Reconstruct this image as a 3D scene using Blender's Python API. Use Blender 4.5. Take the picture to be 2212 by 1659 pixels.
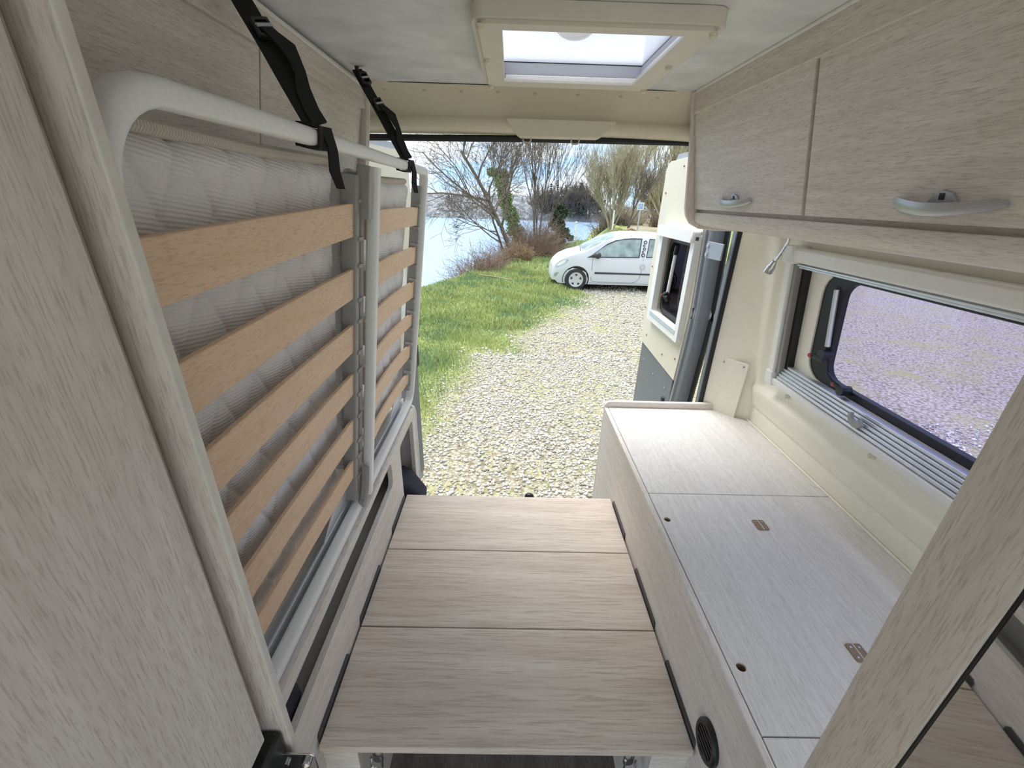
import bpy, bmesh, math, random
import numpy as np
from mathutils import Vector, Matrix
from mathutils.geometry import tessellate_polygon

random.seed(7)
rng = np.random.default_rng(7)
for o in list(bpy.data.objects):
    bpy.data.objects.remove(o)
scene = bpy.context.scene
COL = scene.collection

# ------------------------------------------------------------------ camera
YAW, PITCH, ROLL, FPX = 0.0142234, 0.4152324, 0.0297444, 909.83
fw = Vector((math.sin(YAW)*math.cos(PITCH), math.cos(YAW)*math.cos(PITCH), -math.sin(PITCH)))
rt = Vector((math.cos(YAW), -math.sin(YAW), 0))
dn = fw.cross(rt)
r2 = math.cos(ROLL)*rt - math.sin(ROLL)*dn
d2 = math.sin(ROLL)*rt + math.cos(ROLL)*dn
cam_data = bpy.data.cameras.new('camera')
cam = bpy.data.objects.new('camera', cam_data)
COL.objects.link(cam)
cam_data.sensor_fit = 'HORIZONTAL'
cam_data.sensor_width = 36.0
cam_data.lens = FPX/2212*36.0
cam_data.clip_start = 0.01
cam_data.clip_end = 1000
m = Matrix.Identity(4)
for i in range(3):
    m[i][0] = r2[i]; m[i][1] = -d2[i]; m[i][2] = -fw[i]
m[0][3], m[1][3], m[2][3] = 0, 0, 1.55
cam.matrix_world = m
scene.camera = cam

# ------------------------------------------------------------------ sky, sun, exposure
SKY_STRENGTH = 0.60
SUN_ENERGY = 2.3
world = bpy.data.worlds.new('sky'); scene.world = world
world.use_nodes = True
nt = world.node_tree; nt.nodes.clear()
wo = nt.nodes.new('ShaderNodeOutputWorld'); bg = nt.nodes.new('ShaderNodeBackground')
tc = nt.nodes.new('ShaderNodeTexCoord'); mp = nt.nodes.new('ShaderNodeMapping')
mp.inputs['Scale'].default_value = (1.6, 1.6, 7.0)
nz = nt.nodes.new('ShaderNodeTexNoise'); nz.inputs['Scale'].default_value = 1.7
nz.inputs['Detail'].default_value = 6; nz.inputs['Roughness'].default_value = 0.55
cr = nt.nodes.new('ShaderNodeValToRGB')
cr.color_ramp.elements[0].position = 0.40; cr.color_ramp.elements[0].color = (0.40, 0.60, 0.84, 1)
cr.color_ramp.elements[1].position = 0.60; cr.color_ramp.elements[1].color = (0.96, 0.99, 1.0, 1)
nt.links.new(tc.outputs['Generated'], mp.inputs['Vector'])
nt.links.new(mp.outputs['Vector'], nz.inputs['Vector'])
nt.links.new(nz.outputs['Fac'], cr.inputs['Fac'])
nt.links.new(cr.outputs['Color'], bg.inputs['Color'])
bg.inputs['Strength'].default_value = SKY_STRENGTH
nt.links.new(bg.outputs['Background'], wo.inputs['Surface'])

sun_d = bpy.data.lights.new('sun', 'SUN'); sun_d.energy = SUN_ENERGY; sun_d.angle = math.radians(50)
sun_d.color = (1.0, 0.99, 0.98)
sun = bpy.data.objects.new('sun', sun_d); COL.objects.link(sun)
sun.location = (-20, 10, 40)
sun.rotation_euler = Vector((0.22, -0.32, -1.0)).to_track_quat('-Z', 'Y').to_euler()

vs = scene.view_settings
vs.view_transform = 'Standard'; vs.look = 'None'; vs.gamma = 1.0; vs.use_curve_mapping = False
vs.exposure = 1.42

# ------------------------------------------------------------------ materials
def srgb(*c):
    out = []
    for v in c:
        v /= 255.0
        out.append(v/12.92 if v <= 0.04045 else ((v+0.055)/1.055)**2.4)
    return (out[0], out[1], out[2], 1.0)

def new_mat(name):
    mt = bpy.data.materials.new(name); mt.use_nodes = True
    n = mt.node_tree; b = n.nodes['Principled BSDF']
    return mt, n, b

def plain(name, col, rough=0.5, metal=0.0, noise=0.06, nscale=40, bump=0.0, spec=0.5):
    """plain surface with faint procedural mottling"""
    mt, n, b = new_mat(name)
    t = n.nodes.new('ShaderNodeTexCoord'); z = n.nodes.new('ShaderNodeTexNoise')
    z.inputs['Scale'].default_value = nscale; z.inputs['Detail'].default_value = 4
    r = n.nodes.new('ShaderNodeValToRGB')
    c = srgb(*col)
    r.color_ramp.elements[0].position = 0.3; r.color_ramp.elements[1].position = 0.7
    r.color_ramp.elements[0].color = tuple(v*(1-noise) for v in c[:3])+(1,)
    r.color_ramp.elements[1].color = tuple(min(1, v*(1+noise)) for v in c[:3])+(1,)
    n.links.new(t.outputs['Object'], z.inputs['Vector']); n.links.new(z.outputs['Fac'], r.inputs['Fac'])
    n.links.new(r.outputs['Color'], b.inputs['Base Color'])
    b.inputs['Roughness'].default_value = rough; b.inputs['Metallic'].default_value = metal
    b.inputs['Specular IOR Level'].default_value = spec
    if bump:
        bp = n.nodes.new('ShaderNodeBump'); bp.inputs['Strength'].default_value = bump
        bp.inputs['Distance'].default_value = 0.002
        n.links.new(z.outputs['Fac'], bp.inputs['Height']); n.links.new(bp.outputs['Normal'], b.inputs['Normal'])
    return mt

def wood(name, ca, cb, pore, grain='y', along=4.0, across=80.0, pa=38.0, pc=560.0, rough=0.55, swirl=0.0, bump=0.12):
    mt, n, b = new_mat(name)
    t = n.nodes.new('ShaderNodeTexCoord')
    def noise(a, c, det, rgh, warp=0.0):
        mpn = n.nodes.new('ShaderNodeMapping')
        s = [c, c, c]; s['xyz'.index(grain)] = a
        mpn.inputs['Scale'].default_value = s
        z = n.nodes.new('ShaderNodeTexNoise'); z.inputs['Scale'].default_value = 1.0
        z.inputs['Detail'].default_value = det; z.inputs['Roughness'].default_value = rgh
        z.inputs['Distortion'].default_value = warp
        n.links.new(t.outputs['Object'], mpn.inputs['Vector']); n.links.new(mpn.outputs['Vector'], z.inputs['Vector'])
        return z
    z1 = noise(along, across, 5, 0.6, swirl)
    z2 = noise(pa, pc, 3, 0.6)
    z3 = noise(along*0.7, across*0.16, 3, 0.5, swirl*2)
    r1 = n.nodes.new('ShaderNodeValToRGB')
    r1.color_ramp.elements[0].position = 0.30; r1.color_ramp.elements[0].color = srgb(*ca)
    r1.color_ramp.elements[1].position = 0.72; r1.color_ramp.elements[1].color = srgb(*cb)
    mx0 = n.nodes.new('ShaderNodeMath'); mx0.operation = 'MULTIPLY_ADD'
    mx0.inputs[1].default_value = 0.22
    n.links.new(z3.outputs['Fac'], mx0.inputs[0])
    mul = n.nodes.new('ShaderNodeMath'); mul.operation = 'MULTIPLY'; mul.inputs[1].default_value = 0.78
    n.links.new(z1.outputs['Fac'], mul.inputs[0]); n.links.new(mul.outputs[0], mx0.inputs[2])
    n.links.new(mx0.outputs[0], r1.inputs['Fac'])
    r2_ = n.nodes.new('ShaderNodeValToRGB')
    r2_.color_ramp.elements[0].position = 0.36; r2_.color_ramp.elements[0].color = (1, 1, 1, 1)
    r2_.color_ramp.elements[1].position = 0.50; r2_.color_ramp.elements[1].color = (0, 0, 0, 1)
    n.links.new(z2.outputs['Fac'], r2_.inputs['Fac'])
    mix = n.nodes.new('ShaderNodeMix'); mix.data_type = 'RGBA'
    mix.inputs['B'].default_value = srgb(*pore)
    sc_ = n.nodes.new('ShaderNodeMath'); sc_.operation = 'MULTIPLY'; sc_.inputs[1].default_value = 0.62
    n.links.new(r2_.outputs['Color'], sc_.inputs[0]); n.links.new(sc_.outputs[0], mix.inputs['Factor'])
    n.links.new(r1.outputs['Color'], mix.inputs['A'])
    n.links.new(mix.outputs['Result'], b.inputs['Base Color'])
    b.inputs['Roughness'].default_value = rough
    b.inputs['Specular IOR Level'].default_value = 0.4
    bp = n.nodes.new('ShaderNodeBump'); bp.inputs['Strength'].default_value = bump; bp.inputs['Distance'].default_value = 0.001
    n.links.new(z2.outputs['Fac'], bp.inputs['Height']); n.links.new(bp.outputs['Normal'], b.inputs['Normal'])
    return mt

PALE = ((214, 204, 194), (240, 233, 226), (188, 175, 163))
BENCH = ((222, 217, 210), (239, 235, 230), (200, 193, 185))
WALNUT = ((200, 183, 167), (228, 216, 203), (176, 155, 137))
M = {}
M['wood_y'] = wood('pale laminate along van', *PALE, grain='y')
M['wood_z'] = wood('pale laminate upright', *PALE, grain='z')
M['wood_x'] = wood('pale laminate across', *PALE, grain='x')
M['bench_y'] = wood('white oak laminate', *BENCH, grain='y', along=3.0)
M['plank'] = wood('oak laminate boards', *WALNUT, grain='x', along=1.8, across=34, pa=11, pc=300, swirl=0.35)
M['slat'] = wood('beech slat', (228, 192, 157), (238, 208, 177), (208, 168, 132), grain='y', along=6, across=60, pa=60, pc=400, rough=0.5)
M['dark_floor'] = wood('dark vinyl floor', (92, 86, 80), (126, 119, 112), (60, 55, 50), grain='y', along=3, across=20)
M['core'] = plain('chipboard core', (150, 118, 88), 0.9, noise=0.2, nscale=300)
M['edge'] = plain('cream edging', (222, 217, 207), 0.4)
M['cream'] = plain('cream plastic wall', (246, 240, 222), 0.5, noise=0.02)
M['cream_dark'] = plain('cream header trim', (226, 218, 196), 0.55, noise=0.02)
M['door_skin'] = plain('cream door lining', (222, 214, 192), 0.55, noise=0.02)
M['white_pl'] = plain('white plastic', (238, 236, 230), 0.4, noise=0.02)
M['hatch'] = plain('hatch frame plastic', (222, 216, 205), 0.5, noise=0.02)
M['white_metal'] = plain('white painted aluminium', (236, 236, 234), 0.35, noise=0.03, nscale=200)
M['grey_pl'] = plain('grey plastic slat channel', (158, 156, 152), 0.45)
M['alu'] = plain('brushed aluminium', (218, 221, 225), 0.42, 0.7, noise=0.05)
M['chrome'] = plain('chrome', (214, 214, 214), 0.16, 1.0, noise=0.02)
M['silver'] = plain('satin silver plastic', (186, 188, 192), 0.35, 0.5, noise=0.03)
M['black'] = plain('black webbing', (16, 16, 17), 0.8, noise=0.2, nscale=600)
M['black_pl'] = plain('black plastic', (26, 26, 28), 0.4)
M['rubber'] = plain('black rubber', (20, 20, 24), 0.5)
M['char'] = plain('charcoal bracket', (66, 64, 66), 0.5)
M['inner_grey'] = plain('grey lining', (150, 147, 142), 0.8)
M['van_grey'] = plain('grey vehicle paint', (150, 154, 160), 0.35, 0.2, noise=0.04)
M['van_grey2'] = plain('dark grey vehicle paint', (118, 122, 126), 0.4, 0.2, noise=0.04)
M['brown'] = plain('brown plastic hinge', (150, 126, 106), 0.5)
M['red'] = plain('red plastic button', (170, 60, 50), 0.4)
M['ceiling'] = plain('suede headliner', (226, 228, 229), 0.9, noise=0.12, nscale=9, bump=0.05)
M['cap'] = plain('cream screw cap', (228, 220, 200), 0.5)
M['navy'] = plain('navy fabric', (30, 30, 46), 0.8, noise=0.3, nscale=300)

def fabric():
    mt, n, b = new_mat('quilted mattress ticking')
    t = n.nodes.new('ShaderNodeTexCoord')
    mpn = n.nodes.new('ShaderNodeMapping'); mpn.inputs['Rotation'].default_value = (math.radians(8), 0, 0)
    w = n.nodes.new('ShaderNodeTexWave'); w.wave_type = 'BANDS'; w.bands_direction = 'Z'
    w.inputs['Scale'].default_value = 62; w.inputs['Distortion'].default_value = 0.6
    w.inputs['Detail'].default_value = 1
    n.links.new(t.outputs['Object'], mpn.inputs['Vector']); n.links.new(mpn.outputs['Vector'], w.inputs['Vector'])
    bp = n.nodes.new('ShaderNodeBump'); bp.inputs['Strength'].default_value = 0.6; bp.inputs['Distance'].default_value = 0.0014
    n.links.new(w.outputs['Fac'], bp.inputs['Height']); n.links.new(bp.outputs['Normal'], b.inputs['Normal'])
    z = n.nodes.new('ShaderNodeTexNoise'); z.inputs['Scale'].default_value = 250
    r = n.nodes.new('ShaderNodeValToRGB')
    r.color_ramp.elements[0].color = srgb(232, 228, 225); r.color_ramp.elements[1].color = srgb(246, 243, 241)
    n.links.new(t.outputs['Object'], z.inputs['Vector']); n.links.new(z.outputs['Fac'], r.inputs['Fac'])
    n.links.new(r.outputs['Color'], b.inputs['Base Color'])
    b.inputs['Roughness'].default_value = 0.85; b.inputs['Sheen Weight'].default_value = 0.2
    return mt
M['fabric'] = fabric()

def tape():
    mt, n, b = new_mat('herringbone border tape')
    t = n.nodes.new('ShaderNodeTexCoord')
    w = n.nodes.new('ShaderNodeTexWave'); w.bands_direction = 'Y'
    w.inputs['Scale'].default_value = 75; w.inputs['Distortion'].default_value = 1.0
    n.links.new(t.outputs['Object'], w.inputs['Vector'])
    bp = n.nodes.new('ShaderNodeBump'); bp.inputs['Strength'].default_value = 0.6; bp.inputs['Distance'].default_value = 0.001
    n.links.new(w.outputs['Fac'], bp.inputs['Height']); n.links.new(bp.outputs['Normal'], b.inputs['Normal'])
    r = n.nodes.new('ShaderNodeValToRGB')
    r.color_ramp.elements[0].color = srgb(196, 186, 174); r.color_ramp.elements[1].color = srgb(222, 212, 200)
    n.links.new(w.outputs['Fac'], r.inputs['Fac']); n.links.new(r.outputs['Color'], b.inputs['Base Color'])
    b.inputs['Roughness'].default_value = 0.85
    return mt
M['tape'] = tape()

def glass(name, tint, rough=0.0, fac=0.08):
    """thin sheet: tinted transmission plus a little gloss"""
    mt = bpy.data.materials.new(name); mt.use_nodes = True
    n = mt.node_tree; n.nodes.clear()
    out = n.nodes.new('ShaderNodeOutputMaterial'); tr = n.nodes.new('ShaderNodeBsdfTransparent')
    gl = n.nodes.new('ShaderNodeBsdfGlossy'); mix = n.nodes.new('ShaderNodeMixShader')
    z = n.nodes.new('ShaderNodeTexNoise'); z.inputs['Scale'].default_value = 3
    r = n.nodes.new('ShaderNodeValToRGB')
    r.color_ramp.elements[0].color = tuple(v*0.97 for v in tint[:3])+(1,); r.color_ramp.elements[1].color = tint
    n.links.new(z.outputs['Fac'], r.inputs['Fac']); n.links.new(r.outputs['Color'], tr.inputs['Color'])
    gl.inputs['Roughness'].default_value = 0.03; mix.inputs['Fac'].default_value = fac
    n.links.new(tr.outputs[0], mix.inputs[1]); n.links.new(gl.outputs[0], mix.inputs[2])
    n.links.new(mix.outputs[0], out.inputs['Surface'])
    return mt
M['violet_pane'] = glass('violet tinted acrylic', (0.76, 0.75, 0.96, 1), fac=0.03)
M['dark_pane'] = glass('dark acrylic', (0.18, 0.17, 0.22, 1), fac=0.12)
M['car_glass'] = glass('car glass', (0.72, 0.80, 0.80, 1), fac=0.22)

def translucent(name, col):
    mt = bpy.data.materials.new(name); mt.use_nodes = True
    n = mt.node_tree; n.nodes.clear()
    out = n.nodes.new('ShaderNodeOutputMaterial'); tr = n.nodes.new('ShaderNodeBsdfTranslucent')
    df = n.nodes.new('ShaderNodeBsdfDiffuse'); mix = n.nodes.new('ShaderNodeMixShader')
    z = n.nodes.new('ShaderNodeTexNoise'); z.inputs['Scale'].default_value = 8
    r = n.nodes.new('ShaderNodeValToRGB')
    r.color_ramp.elements[0].color = tuple(v*0.96 for v in srgb(*col)[:3])+(1,); r.color_ramp.elements[1].color = srgb(*col)
    n.links.new(z.outputs['Fac'], r.inputs['Fac'])
    n.links.new(r.outputs['Color'], tr.inputs['Color']); n.links.new(r.outputs['Color'], df.inputs['Color'])
    mix.inputs['Fac'].default_value = 0.4
    n.links.new(tr.outputs[0], mix.inputs[1]); n.links.new(df.outputs[0], mix.inputs[2])
    n.links.new(mix.outputs[0], out.inputs['Surface'])
    return mt
M['opal'] = translucent('opal acrylic', (245, 245, 248))

mt, n, b = new_mat('mirror glass')
b.inputs['Metallic'].default_value = 1.0; b.inputs['Roughness'].default_value = 0.02
z = n.nodes.new('ShaderNodeTexNoise'); r = n.nodes.new('ShaderNodeValToRGB'); z.inputs['Scale'].default_value = 5
r.color_ramp.elements[0].color = srgb(224, 222, 216); r.color_ramp.elements[1].color = srgb(228, 226, 220)
n.links.new(z.outputs['Fac'], r.inputs['Fac']); n.links.new(r.outputs['Color'], b.inputs['Base Color'])
M['mirror'] = mt

# ------------------------------------------------------------------ mesh helpers
WLOC = {}          # world location of every object (no rotations are used on roots)

class MB:
    def __init__(s, xf=None):
        s.v = []; s.f = []; s.xf = xf
    def add(s, vs_, fs):
        k = len(s.v)
        s.v += [tuple(s.xf(*p)) if s.xf else tuple(p) for p in vs_]
        s.f += [tuple(i+k for i in q) for q in fs]
        return s
    def box(s, x0, x1, y0, y1, z0, z1):
        x0, x1 = min(x0, x1), max(x0, x1); y0, y1 = min(y0, y1), max(y0, y1); z0, z1 = min(z0, z1), max(z0, z1)
        return s.add([(x0,y0,z0),(x1,y0,z0),(x1,y1,z0),(x0,y1,z0),(x0,y0,z1),(x1,y0,z1),(x1,y1,z1),(x0,y1,z1)],
                     [(3,2,1,0),(4,5,6,7),(0,1,5,4),(1,2,6,5),(2,3,7,6),(3,0,4,7)])
    def prism(s, outer, fn, d0, d1, holes=()):
        """extrude polygon (a,b) with holes between depths d0..d1; fn(a,b,d)->xyz"""
        loops = [list(outer)]+[list(h) for h in holes]
        flat = [q for lp in loops for q in lp]
        tris = tessellate_polygon([[Vector((a, b_, 0)) for a, b_ in lp] for lp in loops])
        nn = len(flat)
        vs_ = [fn(a, b_, d0) for a, b_ in flat]+[fn(a, b_, d1) for a, b_ in flat]
        fs = [tuple(t) for t in tris]+[tuple(reversed([i+nn for i in t])) for t in tris]
        k = 0
        for lp in loops:
            L = len(lp)
            for i in range(L):
                j = (i+1) % L
                fs.append((k+i, k+j, nn+k+j, nn+k+i))
            k += L
        return s.add(vs_, fs)
    def tube(s, path, r, n=8, flat=None, up=(0,0,1), caps=True, rr=None):
        """sweep an ellipse / rounded rectangle. r = half size along side; flat = half size along up"""
        P = [Vector(q) for q in path]; up = Vector(up); k = len(P); rings = []
        for i, q in enumerate(P):
            t = (P[min(i+1, k-1)]-P[max(i-1, 0)]).normalized()
            side = t.cross(up)
            if side.length < 1e-4: side = t.cross(Vector((1, 0, 0)))
            side.normalize(); u = side.cross(t).normalized()
            ra = r[i] if isinstance(r, (list, tuple)) else r
            rb = ra if flat is None else flat
            ring = []
            for j in range(n):
                a = 2*math.pi*(j+0.5)/n
                c, sn = math.cos(a), math.sin(a)
                if rr:
                    c = math.copysign(abs(c)**rr, c); sn = math.copysign(abs(sn)**rr, sn)
                ring.append(q+side*c*ra+u*sn*rb)
            rings.append(ring)
        vs_ = [p for rg in rings for p in rg]; fs = []
        for i in range(k-1):
            for j in range(n):
                a, b_ = i*n+j, i*n+(j+1) % n
                fs.append((a, b_, b_+n, a+n))
        if caps:
            fs.append(tuple(reversed(range(n)))); fs.append(tuple((k-1)*n+j for j in range(n)))
        return s.add(vs_, fs)
    def ribbon(s, path, wv, t=0.0015):
        """flat strap: path points, wv = half-width vector per point (or one)"""
        P = [Vector(q) for q in path]; k = len(P); vs_ = []
        for i, q in enumerate(P):
            w = Vector(wv[i]) if isinstance(wv[0], (list, tuple, Vector)) else Vector(wv)
            tg = (P[min(i+1, k-1)]-P[max(i-1, 0)]).normalized()
            nrm = tg.cross(w).normalized()*t
            vs_ += [q-w-nrm, q+w-nrm, q+w+nrm, q-w+nrm]
        fs = []
        for i in range(k-1):
            for j in range(4):
                a, b_ = i*4+j, i*4+(j+1) % 4
                fs.append((a, b_, b_+4, a+4))
        fs += [(3, 2, 1, 0), tuple((k-1)*4+j for j in range(4))]
        return s.add(vs_, fs)
    def lathe(s, prof, n, fn, close=True):
        """prof [(r,h)]; fn(a,b,h)->xyz"""
        vs_ = []; fs = []
        for r_, h in prof:
            for j in range(n):
                a = 2*math.pi*j/n
                vs_.append(fn(r_*math.cos(a), r_*math.sin(a), h))
        for i in range(len(prof)-1):
            for j in range(n):
                a, b_ = i*n+j, i*n+(j+1) % n
                fs.append((a, b_, b_+n, a+n))
        if close:
            fs.append(tuple(reversed(range(n)))); fs.append(tuple((len(prof)-1)*n+j for j in range(n)))
        return s.add(vs_, fs)
    def sweep(s, prof, fn, t0, t1, closed=True):
        """extrude closed profile polygon along t"""
        return s.prism(prof, fn, t0, t1)
    def strip(s, profile, fn, ts):
        """open profile polyline swept over parameter list ts: surface only"""
        k = len(profile); vs_ = [fn(a, b_, t) for t in ts for a, b_ in profile]; fs = []
        for i in range(len(ts)-1):
            for j in range(k-1):
                a = i*k+j
                fs.append((a, a+1, a+1+k, a+k))
        return s.add(vs_, fs)
    def grid(s, us, ws, fn, skip=None):
        k = len(ws); vs_ = [fn(u, w) for u in us for w in ws]; fs = []
        for i in range(len(us)-1):
            for j in range(k-1):
                if skip and skip((us[i]+us[i+1])/2, (ws[j]+ws[j+1])/2): continue
                a = i*k+j
                fs.append((a, a+k, a+k+1, a+1))
        return s.add(vs_, fs)
    def build(s, name, mat, parent=None, smooth=35, bevel=0.0, origin=None, seg=2):
        pl = WLOC[parent.name] if parent else None
        v = np.array([tuple(p) for p in s.v], dtype=float)
        if parent is None:
            if origin is None:
                lo, hi = v.min(0), v.max(0); origin = ((lo[0]+hi[0])/2, (lo[1]+hi[1])/2, lo[2])
            base = np.array(origin)
        else:
            base = np.array(pl)
        me = bpy.data.meshes.new(name)
        me.from_pydata((v-base).tolist(), [], s.f)
        bm = bmesh.new(); bm.from_mesh(me)
        bmesh.ops.recalc_face_normals(bm, faces=bm.faces)
        bm.to_mesh(me); bm.free()
        if smooth:
            me.polygons.foreach_set('use_smooth', [True]*len(me.polygons))
            me.set_sharp_from_angle(angle=math.radians(smooth))
        me.materials.append(M[mat] if isinstance(mat, str) else mat)
        ob = bpy.data.objects.new(name, me); COL.objects.link(ob)
        if parent:
            ob.parent = parent
        else:
            ob.location = base
        WLOC[ob.name] = tuple(base)
        if bevel:
            bv = ob.modifiers.new('bevel', 'BEVEL'); bv.width = bevel; bv.segments = seg
            bv.limit_method = 'ANGLE'; bv.angle_limit = math.radians(40)
        return ob

def box(name, mat, parent, x0, x1, y0, y1, z0, z1, bevel=0.0015, **k):
    return MB().box(x0, x1, y0, y1, z0, z1).build(name, mat, parent, bevel=bevel, **k)

def thing(name, label, cat, loc, group=None):
    e = bpy.data.objects.new(name, None); COL.objects.link(e)
    e.location = loc; e.empty_display_size = 0.05
    WLOC[e.name] = tuple(loc); tag(e, label, cat, group)
    return e

def tag(o, label, cat=None, group=None, kind=None):
    o['label'] = label
    if cat: o['category'] = cat
    if group: o['group'] = group
    if kind: o['kind'] = kind
    return o

def struct(o, label=None):
    o['kind'] = 'structure'
    if label: o['label'] = label
    return o

def sempty(name, loc, label):
    e = bpy.data.objects.new(name, None); COL.objects.link(e); e.location = loc
    WLOC[e.name] = tuple(loc); return struct(e, label)

def circ(cx, cy, r, n=20, r2=None, a0=0):
    return [(cx+r*math.cos(a0+2*math.pi*i/n), cy+(r2 or r)*math.sin(a0+2*math.pi*i/n)) for i in range(n)]

def rrect(x0, x1, y0, y1, r, n=5):
    out = []
    for cx, cy, a in ((x1-r, y1-r, 0), (x0+r, y1-r, 90), (x0+r, y0+r, 180), (x1-r, y0+r, 270)):
        for i in range(n+1):
            t = math.radians(a+90*i/n); out.append((cx+r*math.cos(t), cy+r*math.sin(t)))
    return out

def arc(c, r, a0, a1, n=8):
    return [(c[0]+r*math.cos(math.radians(a0+(a1-a0)*i/n)), c[1]+r*math.sin(math.radians(a0+(a1-a0)*i/n))) for i in range(n+1)]

def FX(a, b_, d): return (d, a, b_)      # polygon in (y,z), depth along x
def FY(a, b_, d): return (a, d, b_)      # polygon in (x,z), depth along y
def FZ(a, b_, d): return (a, b_, d)      # polygon in (x,y), depth along z

def sm(a, b_, t):
    t = max(0.0, min(1.0, (t-a)/(b_-a))); return t*t*(3-2*t)

#@@SHELL
# ================================================================== VAN SHELL
PLZ = 0.45          # top of the aisle boards
XL, XR = -0.392, 0.437
BZ = 0.715          # bench top
CZ = 1.88           # ceiling

o = MB().box(-0.95, 1.05, -0.4, 1.74, -0.03, 0.0).build('floor', 'dark_floor'); struct(o, 'dark grey wood-look vinyl floor under the boards')

# ceiling with the hatch hole
hx0, hx1, hy0, hy1 = -0.026, 0.331, 1.015, 1.41
o = MB().prism([(-0.60, -0.6), (0.66, -0.6), (0.66, 1.615), (-0.60, 1.615)], FZ, CZ, CZ+0.03,
               holes=[[(hx0-0.010, hy0-0.010), (hx1+0.039, hy0-0.010), (hx1+0.039, hy1+0.057), (hx0-0.010, hy1+0.057)]]).build('ceiling', 'ceiling')
struct(o, 'grey mottled suede headliner of the van ceiling')

# beads between ceiling and cabinets
o = MB().tube([(0.583, 0.0, 1.877), (0.583, 1.60, 1.877)], 0.004, 6).build('trim_1', 'white_pl'); struct(o, 'thin pale bead between ceiling and the right overhead cabinet')
o = MB().tube([(-0.475, 0.0, 1.872), (-0.475, 1.60, 1.860)], 0.004, 6).build('trim_2', 'white_pl'); struct(o, 'thin pale bead between ceiling and the left overhead cabinet')

# rear header trim -------------------------------------------------
hd = sempty('trim_3', (0.06, 1.64, 1.74), 'cream moulded header trim over the open rear doorway')
prof = [(1.610, 1.884), (1.632, 1.870), (1.652, 1.852), (1.668, 1.825), (1.676, 1.806), (1.672, 1.800), (1.662, 1.794),
        (1.657, 1.784), (1.660, 1.770), (1.668, 1.760), (1.69, 1.753), (1.73, 1.753)]
xs = [-0.62+0.08*i for i in range(19)]
MB().strip(prof, lambda a, b_, t: (t, a, b_-0.010*abs((t-0.06)/0.66)**3), xs).build('header_panel', 'cream_dark', hd, smooth=60)
MB().tube([(-0.46, 1.6145, 1.8795), (0.57, 1.6145, 1.8795)], 0.0018, 6).build('joint_line', 'rubber', hd)
bxp = [(-0.022, 1.795), (0.345, 1.795), (0.345, 1.785), (0.300, 1.747), (0.29, 1.743), (0.03, 1.741), (0.018, 1.747), (-0.022, 1.785)]
MB().prism(bxp, FY, 1.640, 1.70).build('lock_cover', 'cream_dark', hd, bevel=0.004)
for x in (0.05, 0.216):
    MB().tube([(x-0.015, 1.665, 1.75), (x-0.013, 1.665, 1.732), (x-0.008, 1.665, 1.727), (x+0.008, 1.665, 1.727), (x+0.013, 1.665, 1.732), (x+0.015, 1.665, 1.75)], 0.003, 6, up=(0, 1, 0)).build('striker_loop', 'chrome', hd)
for x in (-0.42, -0.29, -0.17, -0.05, 0.07, 0.21, 0.35, 0.47):
    MB().lathe([(0.001, -0.004), (0.006, -0.003), (0.008, 0.003)], 10, lambda a, b_, h: (x+a, 1.638+b_*0.7+h*0.5, 1.866+b_*0.7+h)).build('screw_cap', 'cap', hd)
for x in (-0.19, 0.44):
    MB().lathe([(0.001, -0.005), (0.008, -0.003), (0.009, 0.003)], 10, lambda a, b_, h: (x+a, 1.657+h, 1.777+b_*0.7)).build('screw_cap', 'cap', hd)

# door seal round the rear opening
sp = [(-0.80, 1.70, 0.05), (-0.80, 1.70, 1.60), (-0.79, 1.70, 1.66), (-0.76, 1.70, 1.70), (-0.70, 1.70, 1.722), (-0.5, 1.70, 1.732), (0.06, 1.70, 1.742),
      (0.6, 1.70, 1.746), (0.78, 1.70, 1.735), (0.84, 1.70, 1.70), (0.868, 1.70, 1.65), (0.875, 1.70, 1.58), (0.875, 1.70, 0.05)]
o = MB().tube(sp, 0.011, 8, up=(0, 1, 0)).build('trim_4', 'rubber'); struct(o, 'black rubber seal around the rear door opening')
o = MB().box(-0.80, 0.875, 1.69, 1.76, 0.0, 0.06).build('trim_5', 'van_grey', bevel=0.01); struct(o, 'grey rear door sill of the van')
o = MB().box(-0.95, 1.05, 1.69, 1.76, 1.756, 1.93).build('wall_rear', 'van_grey2', bevel=0.02); struct(o, 'roof cross member above the rear doors')

# right wall --------------------------------------------------------
def wallx(z): return 1.03-0.117*max(0.0, z-0.75)
WY0, WY1, WZ0, WZ1 = 0.20, 1.425, 0.975, 1.395       # hole for the window
def rw(y, z):
    x = wallx(z)
    ins = sm(1.565, 1.53, y)*sm(0.872, 0.90, z)*sm(1.50, 1.47, z)     # recess for the window
    x += 0.022*ins
    x -= 0.010*sm(0.80, 0.865, z)*(1-sm(0.868, 0.895, z))*sm(1.60, 1.56, y)
    if abs(z-0.785) < 0.0015: x += 0.004
    px = max(0.0, y-1.575)
    return (min(x, 1.03-px*1.24) if y > 1.575 else x, y, z)
ys = sorted(set([0.1, WY0]+[WY0+(WY1-WY0)*i/24 for i in range(25)]+[1.44+0.005*i for i in range(30)]+[1.59, 1.61, 1.64, 1.67, 1.70]))
zs = sorted(set([0.0, 0.3, 0.6, 0.70, 0.75, 0.78, 0.7845, 0.785, 0.7855, 0.79]+[0.80+0.006*i for i in range(20)]+[0.93, 0.95, WZ0]+[WZ0+(WZ1-WZ0)*i/10 for i in range(11)]+[1.42, 1.44]+[1.45+0.006*i for i in range(12)]+[1.6, 1.7, 1.8, 1.9]))
wr = MB().grid(ys, zs, rw, skip=lambda y, z: WY0 < y < WY1 and WZ0 < z < WZ1).build('wall_right', 'cream', smooth=50)
struct(wr, 'cream moulded plastic side wall of the van beside the bench')
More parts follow.
